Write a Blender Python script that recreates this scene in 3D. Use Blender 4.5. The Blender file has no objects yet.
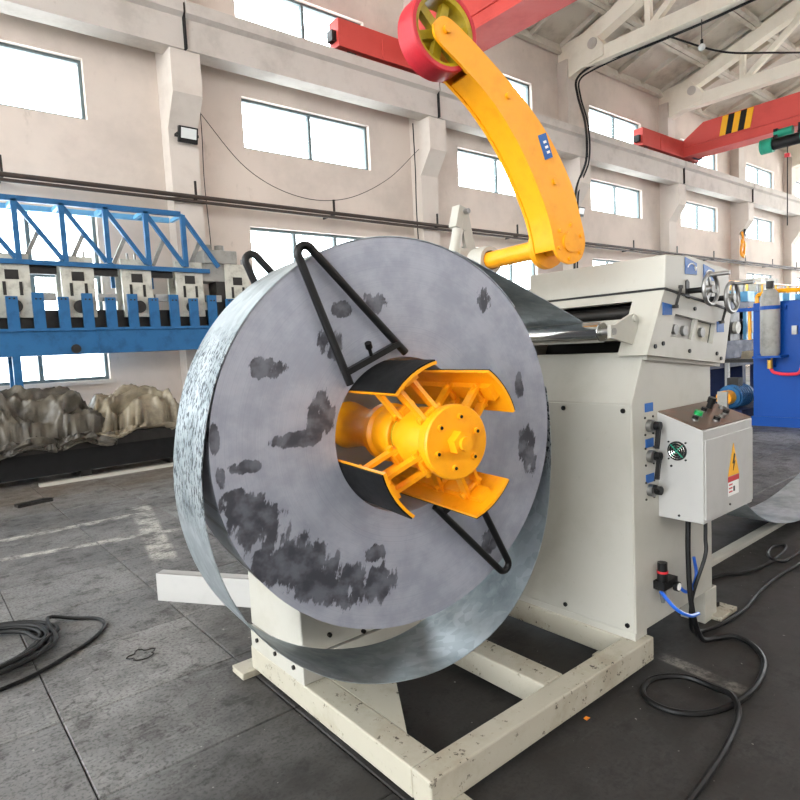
import bpy, math, random
from mathutils import Vector, Matrix, noise as mnoise
random.seed(7)
sc = bpy.context.scene
COL = sc.collection
pi = math.pi
sin, cos = math.sin, math.cos

# ---------------------------------------------------------------- camera
yaw, pit, rol, FPX = math.radians(39.1513), math.radians(4.7733), math.radians(-2.9451), 612.67
fw = Vector((sin(yaw)*cos(pit), cos(yaw)*cos(pit), -sin(pit)))
rt = fw.cross(Vector((0, 0, 1))).normalized()
up = rt.cross(fw)
rt2 = cos(rol)*rt + sin(rol)*up
up2 = -sin(rol)*rt + cos(rol)*up
cam = bpy.data.cameras.new('camera')
cam.sensor_width = 36.0
cam.lens = FPX/800*36
cam.clip_end = 300
cam.clip_start = 0.05
camo = bpy.data.objects.new('camera', cam)
COL.objects.link(camo)
camo.matrix_world = Matrix(((rt2.x, up2.x, -fw.x, 0), (rt2.y, up2.y, -fw.y, 0), (rt2.z, up2.z, -fw.z, 1.38), (0, 0, 0, 1)))
sc.camera = camo

# ---------------------------------------------------------------- light
w = bpy.data.worlds.new('overcast_sky')
sc.world = w
w.use_nodes = True
bg = w.node_tree.nodes['Background']
bg.inputs[0].default_value = (0.93, 0.97, 1.0, 1)
bg.inputs[1].default_value = 11.0
sc.view_settings.view_transform = 'Standard'
sc.view_settings.look = 'None'
sc.view_settings.gamma = 1.0
sc.view_settings.use_curve_mapping = False
sc.view_settings.exposure = 0.0


# ---------------------------------------------------------------- materials
def lin(c):
    return tuple(((x/255)/12.92 if x/255 <= 0.04045 else ((x/255+0.055)/1.055)**2.4) for x in c)+(1,)


class NT:
    def __init__(s, name):
        s.m = bpy.data.materials.new(name)
        s.m.use_nodes = True
        s.t = s.m.node_tree
        s.b = s.t.nodes['Principled BSDF']

    def n(s, typ, **kw):
        nd = s.t.nodes.new(typ)
        for k, v in kw.items():
            setattr(nd, k, v)
        return nd

    def put(s, sock, v):
        if isinstance(v, bpy.types.NodeSocket):
            s.t.links.new(v, sock)
        else:
            sock.default_value = v

    def math(s, op, a, b=0.0, c=0.0, clamp=False):
        nd = s.n('ShaderNodeMath', operation=op, use_clamp=clamp)
        s.put(nd.inputs[0], a)
        s.put(nd.inputs[1], b)
        s.put(nd.inputs[2], c)
        return nd.outputs[0]

    def vmath(s, op, a, b=(0, 0, 0)):
        nd = s.n('ShaderNodeVectorMath', operation=op)
        s.put(nd.inputs[0], a)
        s.put(nd.inputs[1], b)
        return nd.outputs[1] if op in ('LENGTH', 'DOT_PRODUCT', 'DISTANCE') else nd.outputs[0]

    def coord(s, kind='Object', scale=(1, 1, 1)):
        if kind == 'World':
            o = s.n('ShaderNodeNewGeometry').outputs['Position']
        else:
            o = s.n('ShaderNodeTexCoord').outputs[kind]
        if scale != (1, 1, 1):
            o = s.vmath('MULTIPLY', o, scale)
        return o

    def noise(s, vec, scale, detail=4, rough=0.55):
        nd = s.n('ShaderNodeTexNoise')
        s.put(nd.inputs['Vector'], vec)
        nd.inputs['Scale'].default_value = scale
        nd.inputs['Detail'].default_value = detail
        nd.inputs['Roughness'].default_value = rough
        return nd.outputs[0]

    def ramp(s, v, a, b, lo=0.0, hi=1.0):
        nd = s.n('ShaderNodeMapRange')
        nd.interpolation_type = 'SMOOTHSTEP'
        s.put(nd.inputs[0], v)
        nd.inputs[1].default_value = a
        nd.inputs[2].default_value = b
        nd.inputs[3].default_value = lo
        nd.inputs[4].default_value = hi
        return nd.outputs[0]

    def mix(s, f, a, b):
        nd = s.n('ShaderNodeMix', data_type='RGBA')
        s.put(nd.inputs[0], f)
        s.put(nd.inputs[6], a)
        s.put(nd.inputs[7], b)
        return nd.outputs[2]

    def bump(s, h, strength=0.3, dist=0.01):
        nd = s.n('ShaderNodeBump')
        nd.inputs['Strength'].default_value = strength
        nd.inputs['Distance'].default_value = dist
        s.put(nd.inputs['Height'], h)
        s.t.links.new(nd.outputs[0], s.b.inputs['Normal'])

    def fin(s, col=None, rough=None, metal=None, spec=None):
        if col is not None:
            s.put(s.b.inputs['Base Color'], col)
        if rough is not None:
            s.put(s.b.inputs['Roughness'], rough)
        if metal is not None:
            s.put(s.b.inputs['Metallic'], metal)
        if spec is not None:
            s.put(s.b.inputs['Specular IOR Level'], spec)
        return s.m


def paint(name, c, rough=0.45, metal=0.0, dirt=None, amt=0.35, scale=6.0, bump=0.0, spec=0.5, kind='Object', chips=None):
    """painted or plain surface with blotchy wear"""
    k = NT(name)
    co = k.coord(kind)
    big = k.noise(co, scale, 6, 0.65)
    fine = k.noise(co, scale*9, 3, 0.6)
    d = dirt or tuple(x*0.55 for x in c)
    f = k.math('MULTIPLY', k.ramp(big, 0.45, 0.75), amt)
    f2 = k.math('MULTIPLY', k.ramp(fine, 0.62, 0.75), amt*0.5)
    f = k.math('MAXIMUM', f, f2)
    col = k.mix(f, lin(c), lin(d))
    if chips:
        cn = k.noise(co, chips[1], 4, 0.7)
        cmk = k.math('MULTIPLY', k.ramp(cn, chips[2], chips[2]+0.04), k.ramp(big, 0.42, 0.58))
        col = k.mix(cmk, col, lin(chips[0]))
    if bump:
        k.bump(fine, bump, 0.004)
    return k.fin(col, k.ramp(big, 0.3, 0.7, rough*0.85, min(1, rough*1.2)), metal, spec)


M = {}
M['white'] = paint('machine_white_paint', (176, 174, 165), 0.38, dirt=(146, 139, 121), amt=0.3, scale=3)
M['frame'] = paint('base_frame_paint', (172, 167, 152), 0.45, dirt=(128, 114, 88), amt=0.5, scale=5, chips=((62, 52, 40), 34, 0.60))
M['panelgrey'] = paint('control_box_grey', (174, 173, 170), 0.4, amt=0.1)
M['yellow'] = paint('yellow_enamel', (247, 166, 16), 0.36, dirt=(196, 112, 10), amt=0.3, scale=9)
M['olive'] = paint('olive_yellow_casting', (176, 152, 24), 0.45, dirt=(90, 80, 20), amt=0.5, scale=12)
M['red_rubber'] = paint('red_polyurethane', (196, 34, 48), 0.4, dirt=(120, 20, 30), amt=0.35)
M['red'] = paint('crane_red_paint', (204, 74, 66), 0.55, dirt=(158, 56, 50), amt=0.35, scale=1.2)
M['black'] = paint('black_painted_steel', (10, 10, 11), 0.42, amt=0.2, spec=0.35)
M['rubber'] = paint('black_rubber', (9, 9, 10), 0.6, amt=0.2, spec=0.3)
M['cable'] = paint('black_cable_sheath', (8, 8, 9), 0.5, dirt=(36, 34, 32), amt=0.4, scale=12, spec=0.3)
M['blue'] = paint('blue_machine_paint', (34, 94, 142), 0.45, dirt=(20, 50, 80), amt=0.5, scale=5, spec=0.3)
M['lightblue'] = paint('pale_blue_paint', (104, 172, 214), 0.45, dirt=(60, 110, 150), amt=0.35)
M['darkblue'] = paint('dark_blue_paint', (12, 30, 74), 0.5, amt=0.4, spec=0.25)
M['royal'] = paint('royal_blue_enamel', (0, 68, 150), 0.4, dirt=(0, 50, 118), amt=0.3, scale=2, spec=0.25)
M['label_blue'] = paint('blue_label_print', (20, 88, 160), 0.4, amt=0.05)
M['label_white'] = paint('white_label_print', (236, 236, 232), 0.4, amt=0.03)
M['label_red'] = paint('red_label_print', (190, 40, 48), 0.4, amt=0.05)
M['label_yellow'] = paint('yellow_label_print', (240, 176, 20), 0.4, amt=0.05)
M['steel'] = paint('dull_steel', (150, 150, 148), 0.38, 0.85, amt=0.35, scale=9)
M['darksteel'] = paint('dark_oily_steel', (44, 42, 40), 0.45, 0.5, amt=0.4, scale=9)
M['chrome'] = paint('polished_roll_chrome', (215, 215, 213), 0.16, 1.0, amt=0.15, scale=8)
M['castwhite'] = paint('cream_roll_stand_paint', (196, 194, 182), 0.5, dirt=(110, 104, 92), amt=0.6, scale=8)
M['beige_grey'] = paint('grey_motor_paint', (150, 148, 142), 0.5, dirt=(80, 78, 74), amt=0.5)
M['green'] = paint('green_hoist_paint', (24, 150, 120), 0.4, amt=0.3)
M['green_btn'] = paint('green_button', (20, 160, 84), 0.3, amt=0.05)
M['brass'] = paint('brass_fitting', (200, 160, 80), 0.3, 0.9, amt=0.2)
M['brownpanel'] = paint('brushed_brown_panel', (104, 88, 76), 0.32, 0.55, dirt=(168, 122, 104), amt=0.6, scale=5)
M['bluehose'] = paint('blue_air_hose', (24, 92, 200), 0.35, amt=0.05)
M['redhose'] = paint('red_hose', (214, 46, 66), 0.4, amt=0.05)
M['pipe'] = paint('rusty_dark_pipe', (58, 48, 42), 0.6, dirt=(92, 66, 50), amt=0.5, scale=5)
M['winframe'] = paint('window_frame_paint', (96, 110, 112), 0.5, dirt=(60, 66, 66), amt=0.4)
M['roof_panel'] = paint('roof_panel_concrete', (206, 199, 186), 0.9, dirt=(150, 140, 126), amt=0.6, scale=1.6, kind='World')
M['truss'] = paint('limewashed_truss_concrete', (238, 230, 214), 0.85, dirt=(204, 192, 172), amt=0.4, scale=1.5, kind='World')
M['beam'] = paint('grey_concrete_beam', (196, 188, 180), 0.85, dirt=(150, 142, 134), amt=0.45, scale=1.8, bump=0.1, kind='World')
M['column'] = paint('limewashed_column', (208, 198, 188), 0.85, dirt=(168, 157, 146), amt=0.35, scale=1.5, kind='World')
M['lamp_glass'] = paint('lamp_glass', (222, 226, 224), 0.15, amt=0.1)
M['orange'] = paint('orange_scrap', (216, 132, 40), 0.6, amt=0.2)


def mat_wall():
    k = NT('pinkish_limewash_wall')
    co = k.coord('World')
    a = k.noise(co, 0.5, 6, 0.65)
    b = k.noise(k.coord('World', (1.2, 1, 0.5)), 2.6, 6, 0.7)
    col = k.mix(k.ramp(a, 0.4, 0.66), lin((216, 203, 192)), lin((198, 186, 176)))
    st = k.math('MULTIPLY', k.ramp(b, 0.6, 0.76), 0.5)
    col = k.mix(st, col, lin((160, 146, 134)))
    k.bump(k.noise(co, 24, 4), 0.08, 0.01)
    return k.fin(col, 0.9, 0.0, 0.2)


def mat_floor():
    """trowelled concrete: grey dust on the aisle, dark with oily dirt and painted-in shade around the machine; worn white aisle paint"""
    k = NT('worn_concrete')
    co = k.coord('World')
    sep = k.n('ShaderNodeSeparateXYZ')
    k.t.links.new(co, sep.inputs[0])
    x, y = sep.outputs[0], sep.outputs[1]
    a = k.noise(co, 0.9, 7, 0.65)
    b = k.noise(co, 5.5, 6, 0.72)
    f = k.noise(k.coord('World', (9, 34, 1)), 1.4, 5, 0.7)
    g = k.noise(co, 70, 3, 0.6)
    col = k.mix(k.ramp(a, 0.36, 0.64), lin((140, 139, 138)), lin((96, 95, 94)))
    col = k.mix(k.math('MULTIPLY', k.ramp(b, 0.5, 0.68), 0.75), col, lin((58, 57, 56)))
    col = k.mix(k.math('MULTIPLY', k.ramp(f, 0.52, 0.66), 0.4), col, lin((160, 160, 158)))
    oi = k.n('ShaderNodeObjectInfo')
    col = k.mix(k.ramp(oi.outputs['Random'], 0.0, 1.0, 0.0, 0.35), col, lin((70, 70, 72)))
    # dark zone around the machine: oily dirt, with its shadow painted in too
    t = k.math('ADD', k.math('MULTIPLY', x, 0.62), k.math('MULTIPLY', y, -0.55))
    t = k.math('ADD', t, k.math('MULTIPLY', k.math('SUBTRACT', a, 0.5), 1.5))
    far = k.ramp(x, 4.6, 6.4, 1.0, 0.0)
    oil_shade = k.math('MULTIPLY', k.math('MULTIPLY', k.ramp(t, -1.3, -0.25), far), k.ramp(b, 0.25, 0.75, 0.96, 0.8))
    col = k.mix(oil_shade, col, lin((36, 33, 31)))
    # rust-brown strip near the wall side bench
    br = k.math('MULTIPLY', k.ramp(y, 6.4, 7.6), k.ramp(a, 0.35, 0.6, 0.3, 0.75))
    col = k.mix(br, col, lin((112, 100, 86)))
    # worn aisle lines
    def line(v, c, hw):
        return k.ramp(k.math('ABSOLUTE', k.math('SUBTRACT', v, c)), hw*0.7, hw*1.2, 1.0, 0.0)
    xlim = k.math('MULTIPLY', k.ramp(x, 1.55, 1.75, 1.0, 0.0), 1.0)
    l1 = k.math('MULTIPLY', line(y, 5.82, 0.055), xlim)
    l2 = k.math('MULTIPLY', line(k.math('ADD', y, k.math('MULTIPLY', x, 0.2)), 5.34, 0.05), xlim)
    l3 = k.math('MULTIPLY', line(k.math('ADD', x, k.math('MULTIPLY', k.math('SUBTRACT', y, 5.8), -0.2)), 1.62, 0.09),
                k.math('MULTIPLY', k.ramp(y, 4.2, 4.4), k.ramp(y, 6.0, 6.2, 1.0, 0.0)))
    l4 = k.math('MULTIPLY', line(k.math('ADD', x, k.math('MULTIPLY', y, -0.1)), 2.31, 0.035), k.ramp(y, 0.9, 1.0))
    l4 = k.math('MULTIPLY', l4, k.ramp(y, 1.25, 1.32, 1.0, 0.0))
    ln = k.math('MAXIMUM', k.math('MAXIMUM', l1, l2), l3)
    ln = k.math('MULTIPLY', ln, k.ramp(b, 0.36, 0.6, 0.75, 0.05))
    col = k.mix(ln, col, lin((206, 204, 196)))
    col = k.mix(k.math('MULTIPLY', l4, k.ramp(b, 0.4, 0.6, 0.6, 0.05)), col, lin((150, 146, 138)))
    col = k.mix(k.math('MULTIPLY', k.ramp(g, 0.48, 0.66), 0.55), col, lin((44, 43, 42)))
    pit_ = k.ramp(k.noise(co, 22, 6, 0.75), 0.54, 0.66)
    col = k.mix(k.math('MULTIPLY', pit_, 0.45), col, lin((50, 49, 48)))
    # chips of white dust
    sp = k.ramp(k.noise(co, 34, 2, 0.5), 0.735, 0.76)
    col = k.mix(k.math('MULTIPLY', sp, 0.5), col, lin((170, 168, 162)))
    k.bump(k.math('ADD', k.math('MULTIPLY', g, 0.4), b), 0.25, 0.004)
    rough = k.math('ADD', k.ramp(b, 0.3, 0.7, 0.42, 0.66), k.math('MULTIPLY', oil_shade, 0.05))
    return k.fin(col, rough, 0.0, 0.22)


def mat_coilface():
    """cut edges of the wound strip, with dark oily smears"""
    k = NT('wound_strip_edges')
    co = k.coord('Object')
    PS = math.radians(-8.1)
    u = k.vmath('DOT_PRODUCT', co, (cos(PS), sin(PS), 0))
    v = k.vmath('DOT_PRODUCT', co, (0, 0, 1))
    cb = k.n('ShaderNodeCombineXYZ')
    k.put(cb.inputs[0], u)
    k.put(cb.inputs[1], v)
    uv = cb.outputs[0]
    rad = k.vmath('LENGTH', uv)
    acc = 0.0
    blobs = [(-.56, -.13, .10, .06), (-.52, -.2, .12, .10), (-.45, -.31, .14, .13), (-.35, -.38, .14, .13), (-.25, -.45, .13, .11), (-.13, -.47, .10, .10),
             (-.14, -.37, .06, .045), (-.46, .247, .09, .045), (-.54, -.03, .07, .03), (-.25, .31, .06, .07), (.53, -.12, .07, .13),
             (.33, -.43, .06, .07), (-.30, .10, .07, .10), (-.38, .03, .13, .035), (.35, .44, .05, .07), (-.09, .43, .07, .05), (-.62, .06, .02, .07),
             (.50, .12, .03, .07), (-.21, .41, .05, .04), (-.61, -.05, .02, .05)]
    for (bx_, by_, rx, ry) in blobs:
        d = k.vmath('LENGTH', k.vmath('MULTIPLY', k.vmath('SUBTRACT', uv, (bx_, by_, 0)), (1/rx, 1/ry, 0)))
        acc = k.math('MAXIMUM', acc, k.ramp(d, 0.35, 1.35, 1.0, 0.0))
    rot = k.n('ShaderNodeVectorRotate', rotation_type='Z_AXIS')
    k.put(rot.inputs['Vector'], uv)
    rot.inputs['Angle'].default_value = 0.3
    streak = k.noise(k.vmath('MULTIPLY', rot.outputs[0], (34, 9, 1)), 1.0, 7, 0.66)
    big = k.noise(uv, 7, 5, 0.62)
    m = k.math('ADD', k.math('MULTIPLY', acc, 0.36), k.math('ADD', k.math('MULTIPLY', streak, 0.62), k.math('MULTIPLY', big, 0.30)))
    mask = k.ramp(m, 0.725, 0.765)
    base = k.mix(k.ramp(big, 0.35, 0.65), lin((166, 169, 180)), lin((148, 152, 164)))
    rings = k.noise(k.math('MULTIPLY', rad, 260), 1.0, 3, 0.6)
    base = k.mix(k.math('MULTIPLY', k.ramp(rings, 0.45, 0.7), 0.22), base, lin((122, 125, 134)))
    col = k.mix(k.math('MULTIPLY', mask, k.ramp(k.noise(uv, 16, 3), 0.35, 0.62, 0.6, 0.9)), base, lin((50, 51, 57)))
    k.bump(rings, 0.06, 0.002)
    return k.fin(col, k.ramp(mask, 0, 1, 0.46, 0.34), 0.35, 0.5)


def mat_galv(name, spots):
    k = NT(name)
    co = k.coord('Object')
    vo = k.n('ShaderNodeTexVoronoi')
    k.put(vo.inputs['Vector'], co)
    vo.inputs['Scale'].default_value = 26
    sp = k.n('ShaderNodeSeparateColor')
    k.t.links.new(vo.outputs['Color'], sp.inputs[0])
    base = k.mix(sp.outputs[0], lin((190, 198, 202)), lin((168, 177, 182)))
    big = k.noise(co, 3.0, 5, 0.6)
    base = k.mix(k.ramp(big, 0.4, 0.75), base, lin((126, 138, 142)))
    if spots:
        s = k.noise(k.coord('Object', (1, 1, 0.45)), 85, 3, 0.65)
        sz = k.n('ShaderNodeSeparateXYZ')
        k.t.links.new(co, sz.inputs[0])
        band = k.math('MULTIPLY', k.ramp(sz.outputs[2], -0.16, 0.02), k.ramp(sz.outputs[2], 0.40, 0.52, 1.0, 0.0))
        base = k.mix(k.math('MULTIPLY', k.ramp(s, 0.52, 0.56), k.math('MULTIPLY', band, 0.95)), base, lin((40, 50, 58)))
    return k.fin(base, k.ramp(big, 0.3, 0.7, 0.44, 0.56), 0.85 if spots else 0.7, 0.5)


def mat_tarp(name, c1, c2):
    k = NT(name)
    co = k.coord('Object')
    a = k.noise(co, 3.5, 6, 0.7)
    col = k.mix(k.ramp(a, 0.35, 0.65), lin(c1), lin(c2))
    return k.fin(col, 0.42, 0.0, 0.5)


def mat_glass():
    k = NT('dusty_window_glass')
    t = k.n('ShaderNodeBsdfTransparent')
    t.inputs[0].default_value = (0.93, 0.96, 0.97, 1)
    g = k.n('ShaderNodeBsdfGlossy')
    g.inputs['Roughness'].default_value = 0.1
    mx = k.n('ShaderNodeMixShader')
    mx.inputs[0].default_value = 0.06
    k.t.links.new(t.outputs[0], mx.inputs[1])
    k.t.links.new(g.outputs[0], mx.inputs[2])
    k.t.links.new(mx.outputs[0], k.t.nodes['Material Output'].inputs[0])
    return k.m


M['wall'] = mat_wall()
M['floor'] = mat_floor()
M['joint'] = paint('floor_joint_dirt', (30, 29, 28), 0.9, amt=0.3, kind='World')
M['coilface'] = mat_coilface()
M['galv'] = mat_galv('galvanised_strip', True)
M['galv_in'] = mat_galv('galvanised_strip_clean', False)
M['tarp'] = mat_tarp('grey_olive_tarpaulin', (104, 98, 86), (70, 66, 60))
M['tarp2'] = mat_tarp('cream_tarpaulin', (150, 140, 118), (116, 106, 90))
M['glass'] = mat_glass()

# ---------------------------------------------------------------- mesh helpers
V = Vector


class MB:
    def __init__(s):
        s.v, s.f = [], []

    def add(s, vs, fs):
        o = len(s.v)
        s.v += [tuple(p) for p in vs]
        s.f += [tuple(i+o for i in f) for f in fs]
        return s

    def hexa(s, p):   # p: 4 bottom (ccw), 4 top
        return s.add(p, [(3, 2, 1, 0), (4, 5, 6, 7), (0, 1, 5, 4), (1, 2, 6, 5), (2, 3, 7, 6), (3, 0, 4, 7)])

    def box(s, x0, x1, y0, y1, z0, z1):
        return s.hexa([(x0, y0, z0), (x1, y0, z0), (x1, y1, z0), (x0, y1, z0), (x0, y0, z1), (x1, y0, z1), (x1, y1, z1), (x0, y1, z1)])

    def prism(s, poly, fn, a, b):
        n = len(poly)
        vs = [fn(u, v, a) for u, v in poly]+[fn(u, v, b) for u, v in poly]
        fs = [tuple(range(n))[::-1], tuple(range(n, 2*n))]+[(i, (i+1) % n, n+(i+1) % n, n+i) for i in range(n)]
        return s.add(vs, fs)

    def bar(s, p0, p1, wd, ht, upv=(0, 0, 1)):
        p0, p1 = V(p0), V(p1)
        d = (p1-p0).normalized()
        u = V(upv)
        if abs(d.dot(u)) > 0.98:
            u = V((0, 1, 0)) if abs(d.y) < 0.9 else V((1, 0, 0))
        r = d.cross(u).normalized()*wd/2
        u = r.cross(d).normalized()*ht/2
        return s.hexa([p0-r-u, p0+r-u, p0+r+u, p0-r+u, p1-r-u, p1+r-u, p1+r+u, p1-r+u])

    def cyl(s, p0, p1, r0, r1=None, seg=16, caps=True):
        p0, p1 = V(p0), V(p1)
        r1 = r0 if r1 is None else r1
        d = (p1-p0).normalized()
        a = d.orthogonal().normalized()
        b = d.cross(a)
        vs = []
        for p, r in ((p0, r0), (p1, r1)):
            vs += [p+a*(r*cos(2*pi*i/seg))+b*(r*sin(2*pi*i/seg)) for i in range(seg)]
        fs = [(i, (i+1) % seg, seg+(i+1) % seg, seg+i) for i in range(seg)]
        if caps:
            fs += [tuple(range(seg))[::-1], tuple(range(seg, 2*seg))]
        return s.add(vs, fs)

    def tube(s, pts, r, seg=8, closed=False):
        pts = [V(p) for p in pts]
        n = len(pts)
        a = None
        rings = []
        for i, p in enumerate(pts):
            if closed:
                d = pts[(i+1) % n]-pts[i-1]
            else:
                d = pts[min(i+1, n-1)]-pts[max(i-1, 0)]
            d = d.normalized()
            a = d.orthogonal().normalized() if a is None else (a-d*a.dot(d)).normalized()
            b = d.cross(a)
            rings.append([p+a*(r*cos(2*pi*j/seg))+b*(r*sin(2*pi*j/seg)) for j in range(seg)])
        vs = [q for rg in rings for q in rg]
        fs = []
        for i in range(n if closed else n-1):
            k = (i+1) % n
            fs += [(i*seg+j, i*seg+(j+1) % seg, k*seg+(j+1) % seg, k*seg+j) for j in range(seg)]
        if not closed:
            fs += [tuple(range(seg))[::-1], tuple(range((n-1)*seg, n*seg))]
        return s.add(vs, fs)

    def lathe(s, prof, fn, seg=32, a0=0.0, a1=2*pi, closed_prof=True):
        """prof: list of (d, r); fn(u, v, d) maps to world"""
        full = abs(a1-a0-2*pi) < 1e-6
        m = seg if full else seg+1
        k = len(prof)
        vs = []
        for i in range(m):
            t = a0+(a1-a0)*i/seg
            vs += [fn(r*cos(t), r*sin(t), d) for d, r in prof]
        fs = []
        for i in range(seg):
            j = (i+1) % m
            for q in range(k if closed_prof else k-1):
                q2 = (q+1) % k
                fs.append((i*k+q, i*k+q2, j*k+q2, j*k+q))
        if not full and closed_prof:
            fs += [tuple(range(k))[::-1], tuple((m-1)*k+q for q in range(k))]
        return s.add(vs, fs)

    def ball(s, c, r, seg=12):
        prof = [(-r*cos(pi*i/8), max(1e-4, r*sin(pi*i/8))) for i in range(9)]
        c = V(c)
        return s.lathe(prof, lambda u, v, d: c+V((u, v, d)), seg, closed_prof=False)

    def mesh(s, name, origin=(0, 0, 0), smooth=False):
        me = bpy.data.meshes.new(name)
        o = V(origin)
        me.from_pydata([tuple(V(p)-o) for p in s.v], [], s.f)
        me.update()
        import bmesh
        bm = bmesh.new()
        bm.from_mesh(me)
        bmesh.ops.recalc_face_normals(bm, faces=bm.faces)
        bm.to_mesh(me)
        bm.free()
        if smooth:
            me.polygons.foreach_set('use_smooth', [True]*len(me.polygons))
            me.set_sharp_from_angle(angle=math.radians(38))
        return me

    def build(s, name, mat, parent=None, smooth=False, bevel=0.0, at=None):
        xs = list(zip(*s.v))
        if at is None:
            at = V(((min(xs[0])+max(xs[0]))/2, (min(xs[1])+max(xs[1]))/2, (min(xs[2])+max(xs[2]))/2 if parent else min(xs[2])))
        me = s.mesh(name, at, smooth)
        me.materials.append(M[mat])
        o = place(name, me, at, parent)
        if bevel:
            b = o.modifiers.new('bevel', 'BEVEL')
            b.width = bevel
            b.segments = 2
            b.limit_method = 'ANGLE'
            b.angle_limit = math.radians(40)
        return o


WORLD = {}


def place(name, data, at, parent=None):
    o = bpy.data.objects.new(name, data)
    COL.objects.link(o)
    at = V(at)
    WORLD[o.name] = at
    if parent is not None:
        o.parent = parent
        o.location = at-WORLD[parent.name]
    else:
        o.location = at
    return o


def tag(o, label=None, cat=None, group=None, kind=None):
    if label:
        o['label'] = label
    if cat:
        o['category'] = cat
    if group:
        o['group'] = group
    if kind:
        o['kind'] = kind
    return o


def thing(name, at, label, cat, group=None):
    return tag(place(name, None, at), label, cat, group)


def struct(o):
    o['kind'] = 'structure'
    return o


def smooth_path(pts, n=8):
    """Catmull-Rom through the points"""
    P = [V(p) for p in pts]
    P = [P[0]*2-P[1]]+P+[P[-1]*2-P[-2]]
    out = []
    for i in range(1, len(P)-2):
        for j in range(n):
            t = j/n
            out.append(0.5*((2*P[i])+(P[i+1]-P[i-1])*t+(2*P[i-1]-5*P[i]+4*P[i+1]-P[i+2])*t*t+(3*P[i]-P[i-1]-3*P[i+1]+P[i+2])*t**3))
    out.append(P[-2])
    return out


# ================================================================ SETTING
# ---- floor: a dirt bed with cast slabs lying on it
bed = MB().box(-20, 44, -9, 10.0, -0.12, -0.012)
floor = struct(bed.build('floor', 'joint', at=(0, 0, -0.12)))
slab_cache = {}


def slab(x0, x1, y0, y1, gap=0.0022):
    k = (round(x1-x0, 3), round(y1-y0, 3))
    if k not in slab_cache:
        a, b = (x1-x0)/2-gap, (y1-y0)/2-gap
        e = 0.004
        m = MB()
        m.add([(-a, -b, -.012), (a, -b, -.012), (a, b, -.012), (-a, b, -.012), (-a, -b, -e), (a, -b, -e), (a, b, -e), (-a, b, -e),
               (-a+e, -b+e, 0), (a-e, -b+e, 0), (a-e, b-e, 0), (-a+e, b-e, 0)],
              [(0, 1, 5, 4), (1, 2, 6, 5), (2, 3, 7, 6), (3, 0, 4, 7), (4, 5, 9, 8), (5, 6, 10, 9), (6, 7, 11, 10), (7, 4, 8, 11), (8, 9, 10, 11)])
        me = m.mesh('slab')
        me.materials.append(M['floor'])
        slab_cache[k] = me
    return place('slab', slab_cache[k], ((x0+x1)/2, (y0+y1)/2, 0), floor)


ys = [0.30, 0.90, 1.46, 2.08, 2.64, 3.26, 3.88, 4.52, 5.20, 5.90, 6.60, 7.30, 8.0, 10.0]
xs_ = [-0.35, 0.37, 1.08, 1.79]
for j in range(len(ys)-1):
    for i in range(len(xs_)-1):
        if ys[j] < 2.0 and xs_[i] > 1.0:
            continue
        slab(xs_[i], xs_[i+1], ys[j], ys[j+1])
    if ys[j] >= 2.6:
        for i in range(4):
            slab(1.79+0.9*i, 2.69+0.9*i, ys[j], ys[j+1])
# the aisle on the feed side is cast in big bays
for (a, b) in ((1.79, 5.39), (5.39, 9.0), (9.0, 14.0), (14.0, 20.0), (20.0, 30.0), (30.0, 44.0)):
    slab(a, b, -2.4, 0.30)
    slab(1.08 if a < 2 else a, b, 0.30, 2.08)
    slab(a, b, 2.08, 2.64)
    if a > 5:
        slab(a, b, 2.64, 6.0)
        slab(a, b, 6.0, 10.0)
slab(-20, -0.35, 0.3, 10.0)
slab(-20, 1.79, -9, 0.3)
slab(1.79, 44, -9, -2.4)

# ---- window wall
PITCH, XC0 = 5.2, 3.8
WX0, WX1 = 1.18, 3.90      # window span from the column centre
ROWS = [(1.15, 3.64), (4.96, 5.83), (6.92, 7.80)]
wm = MB()
zz = [0, 1.15, 3.64, 4.96, 5.83, 6.92, 7.80, 9.0]
BAYS = range(-4, 7)
for b in BAYS:
    xc = XC0+PITCH*b
    for i in range(len(zz)-1):
        if i % 2 == 0:
            wm.box(xc, xc+PITCH, 10.0, 10.3, zz[i], zz[i+1])
        else:
            wm.box(xc, xc+WX0, 10.0, 10.3, zz[i], zz[i+1])
            wm.box(xc+WX1, xc+PITCH, 10.0, 10.3, zz[i], zz[i+1])
wall = struct(wm.build('wall_back', 'wall'))
wn = 0
for b in BAYS:
    xc = XC0+PITCH*b
    for ri, (z0, z1) in enumerate(ROWS):
        wn += 1
        x0, x1 = xc+WX0, xc+WX1
        fr = MB()
        t = 0.045
        y0, y1 = 10.09, 10.16
        fr.box(x0, x1, y0, y1, z0, z0+t).box(x0, x1, y0, y1, z1-t, z1).box(x0, x0+t, y0, y1, z0+t, z1-t).box(x1-t, x1, y0, y1, z0+t, z1-t)
        W = struct(fr.build('window_%d' % wn, 'winframe'))
        if ri == 0:
            cols = [0, 0.34, 0.67, 1.0]
            rows = [0, 0.62, 1.0]
            MB().box(x0-0.06, x1+0.06, 9.93, 10.09, z0-0.06, z0).build('window_sill', 'column', W)
        else:
            cols = [0, 0.51, 1.0]
            rows = [0, 1.0]
        for c in cols[1:-1]:
            xm = x0+(x1-x0)*c
            MB().box(xm-0.028, xm+0.028, y0, y1, z0+t, z1-t).build('mullion', 'winframe', W)
        for r in rows[1:-1]:
            zm = z0+(z1-z0)*r
            MB().box(x0+t, x1-t, y0+0.01, y1-0.01, zm-0.025, zm+0.025).build('transom', 'winframe', W)
        for ci in range(len(cols)-1):
            for r in range(len(rows)-1):
                MB().box(x0+(x1-x0)*cols[ci]+0.03, x0+(x1-x0)*cols[ci+1]-0.03, 10.12, 10.126,
                         z0+(z1-z0)*rows[r]+0.03, z0+(z1-z0)*rows[r+1]-0.03).build('pane', 'glass', W)

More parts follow.
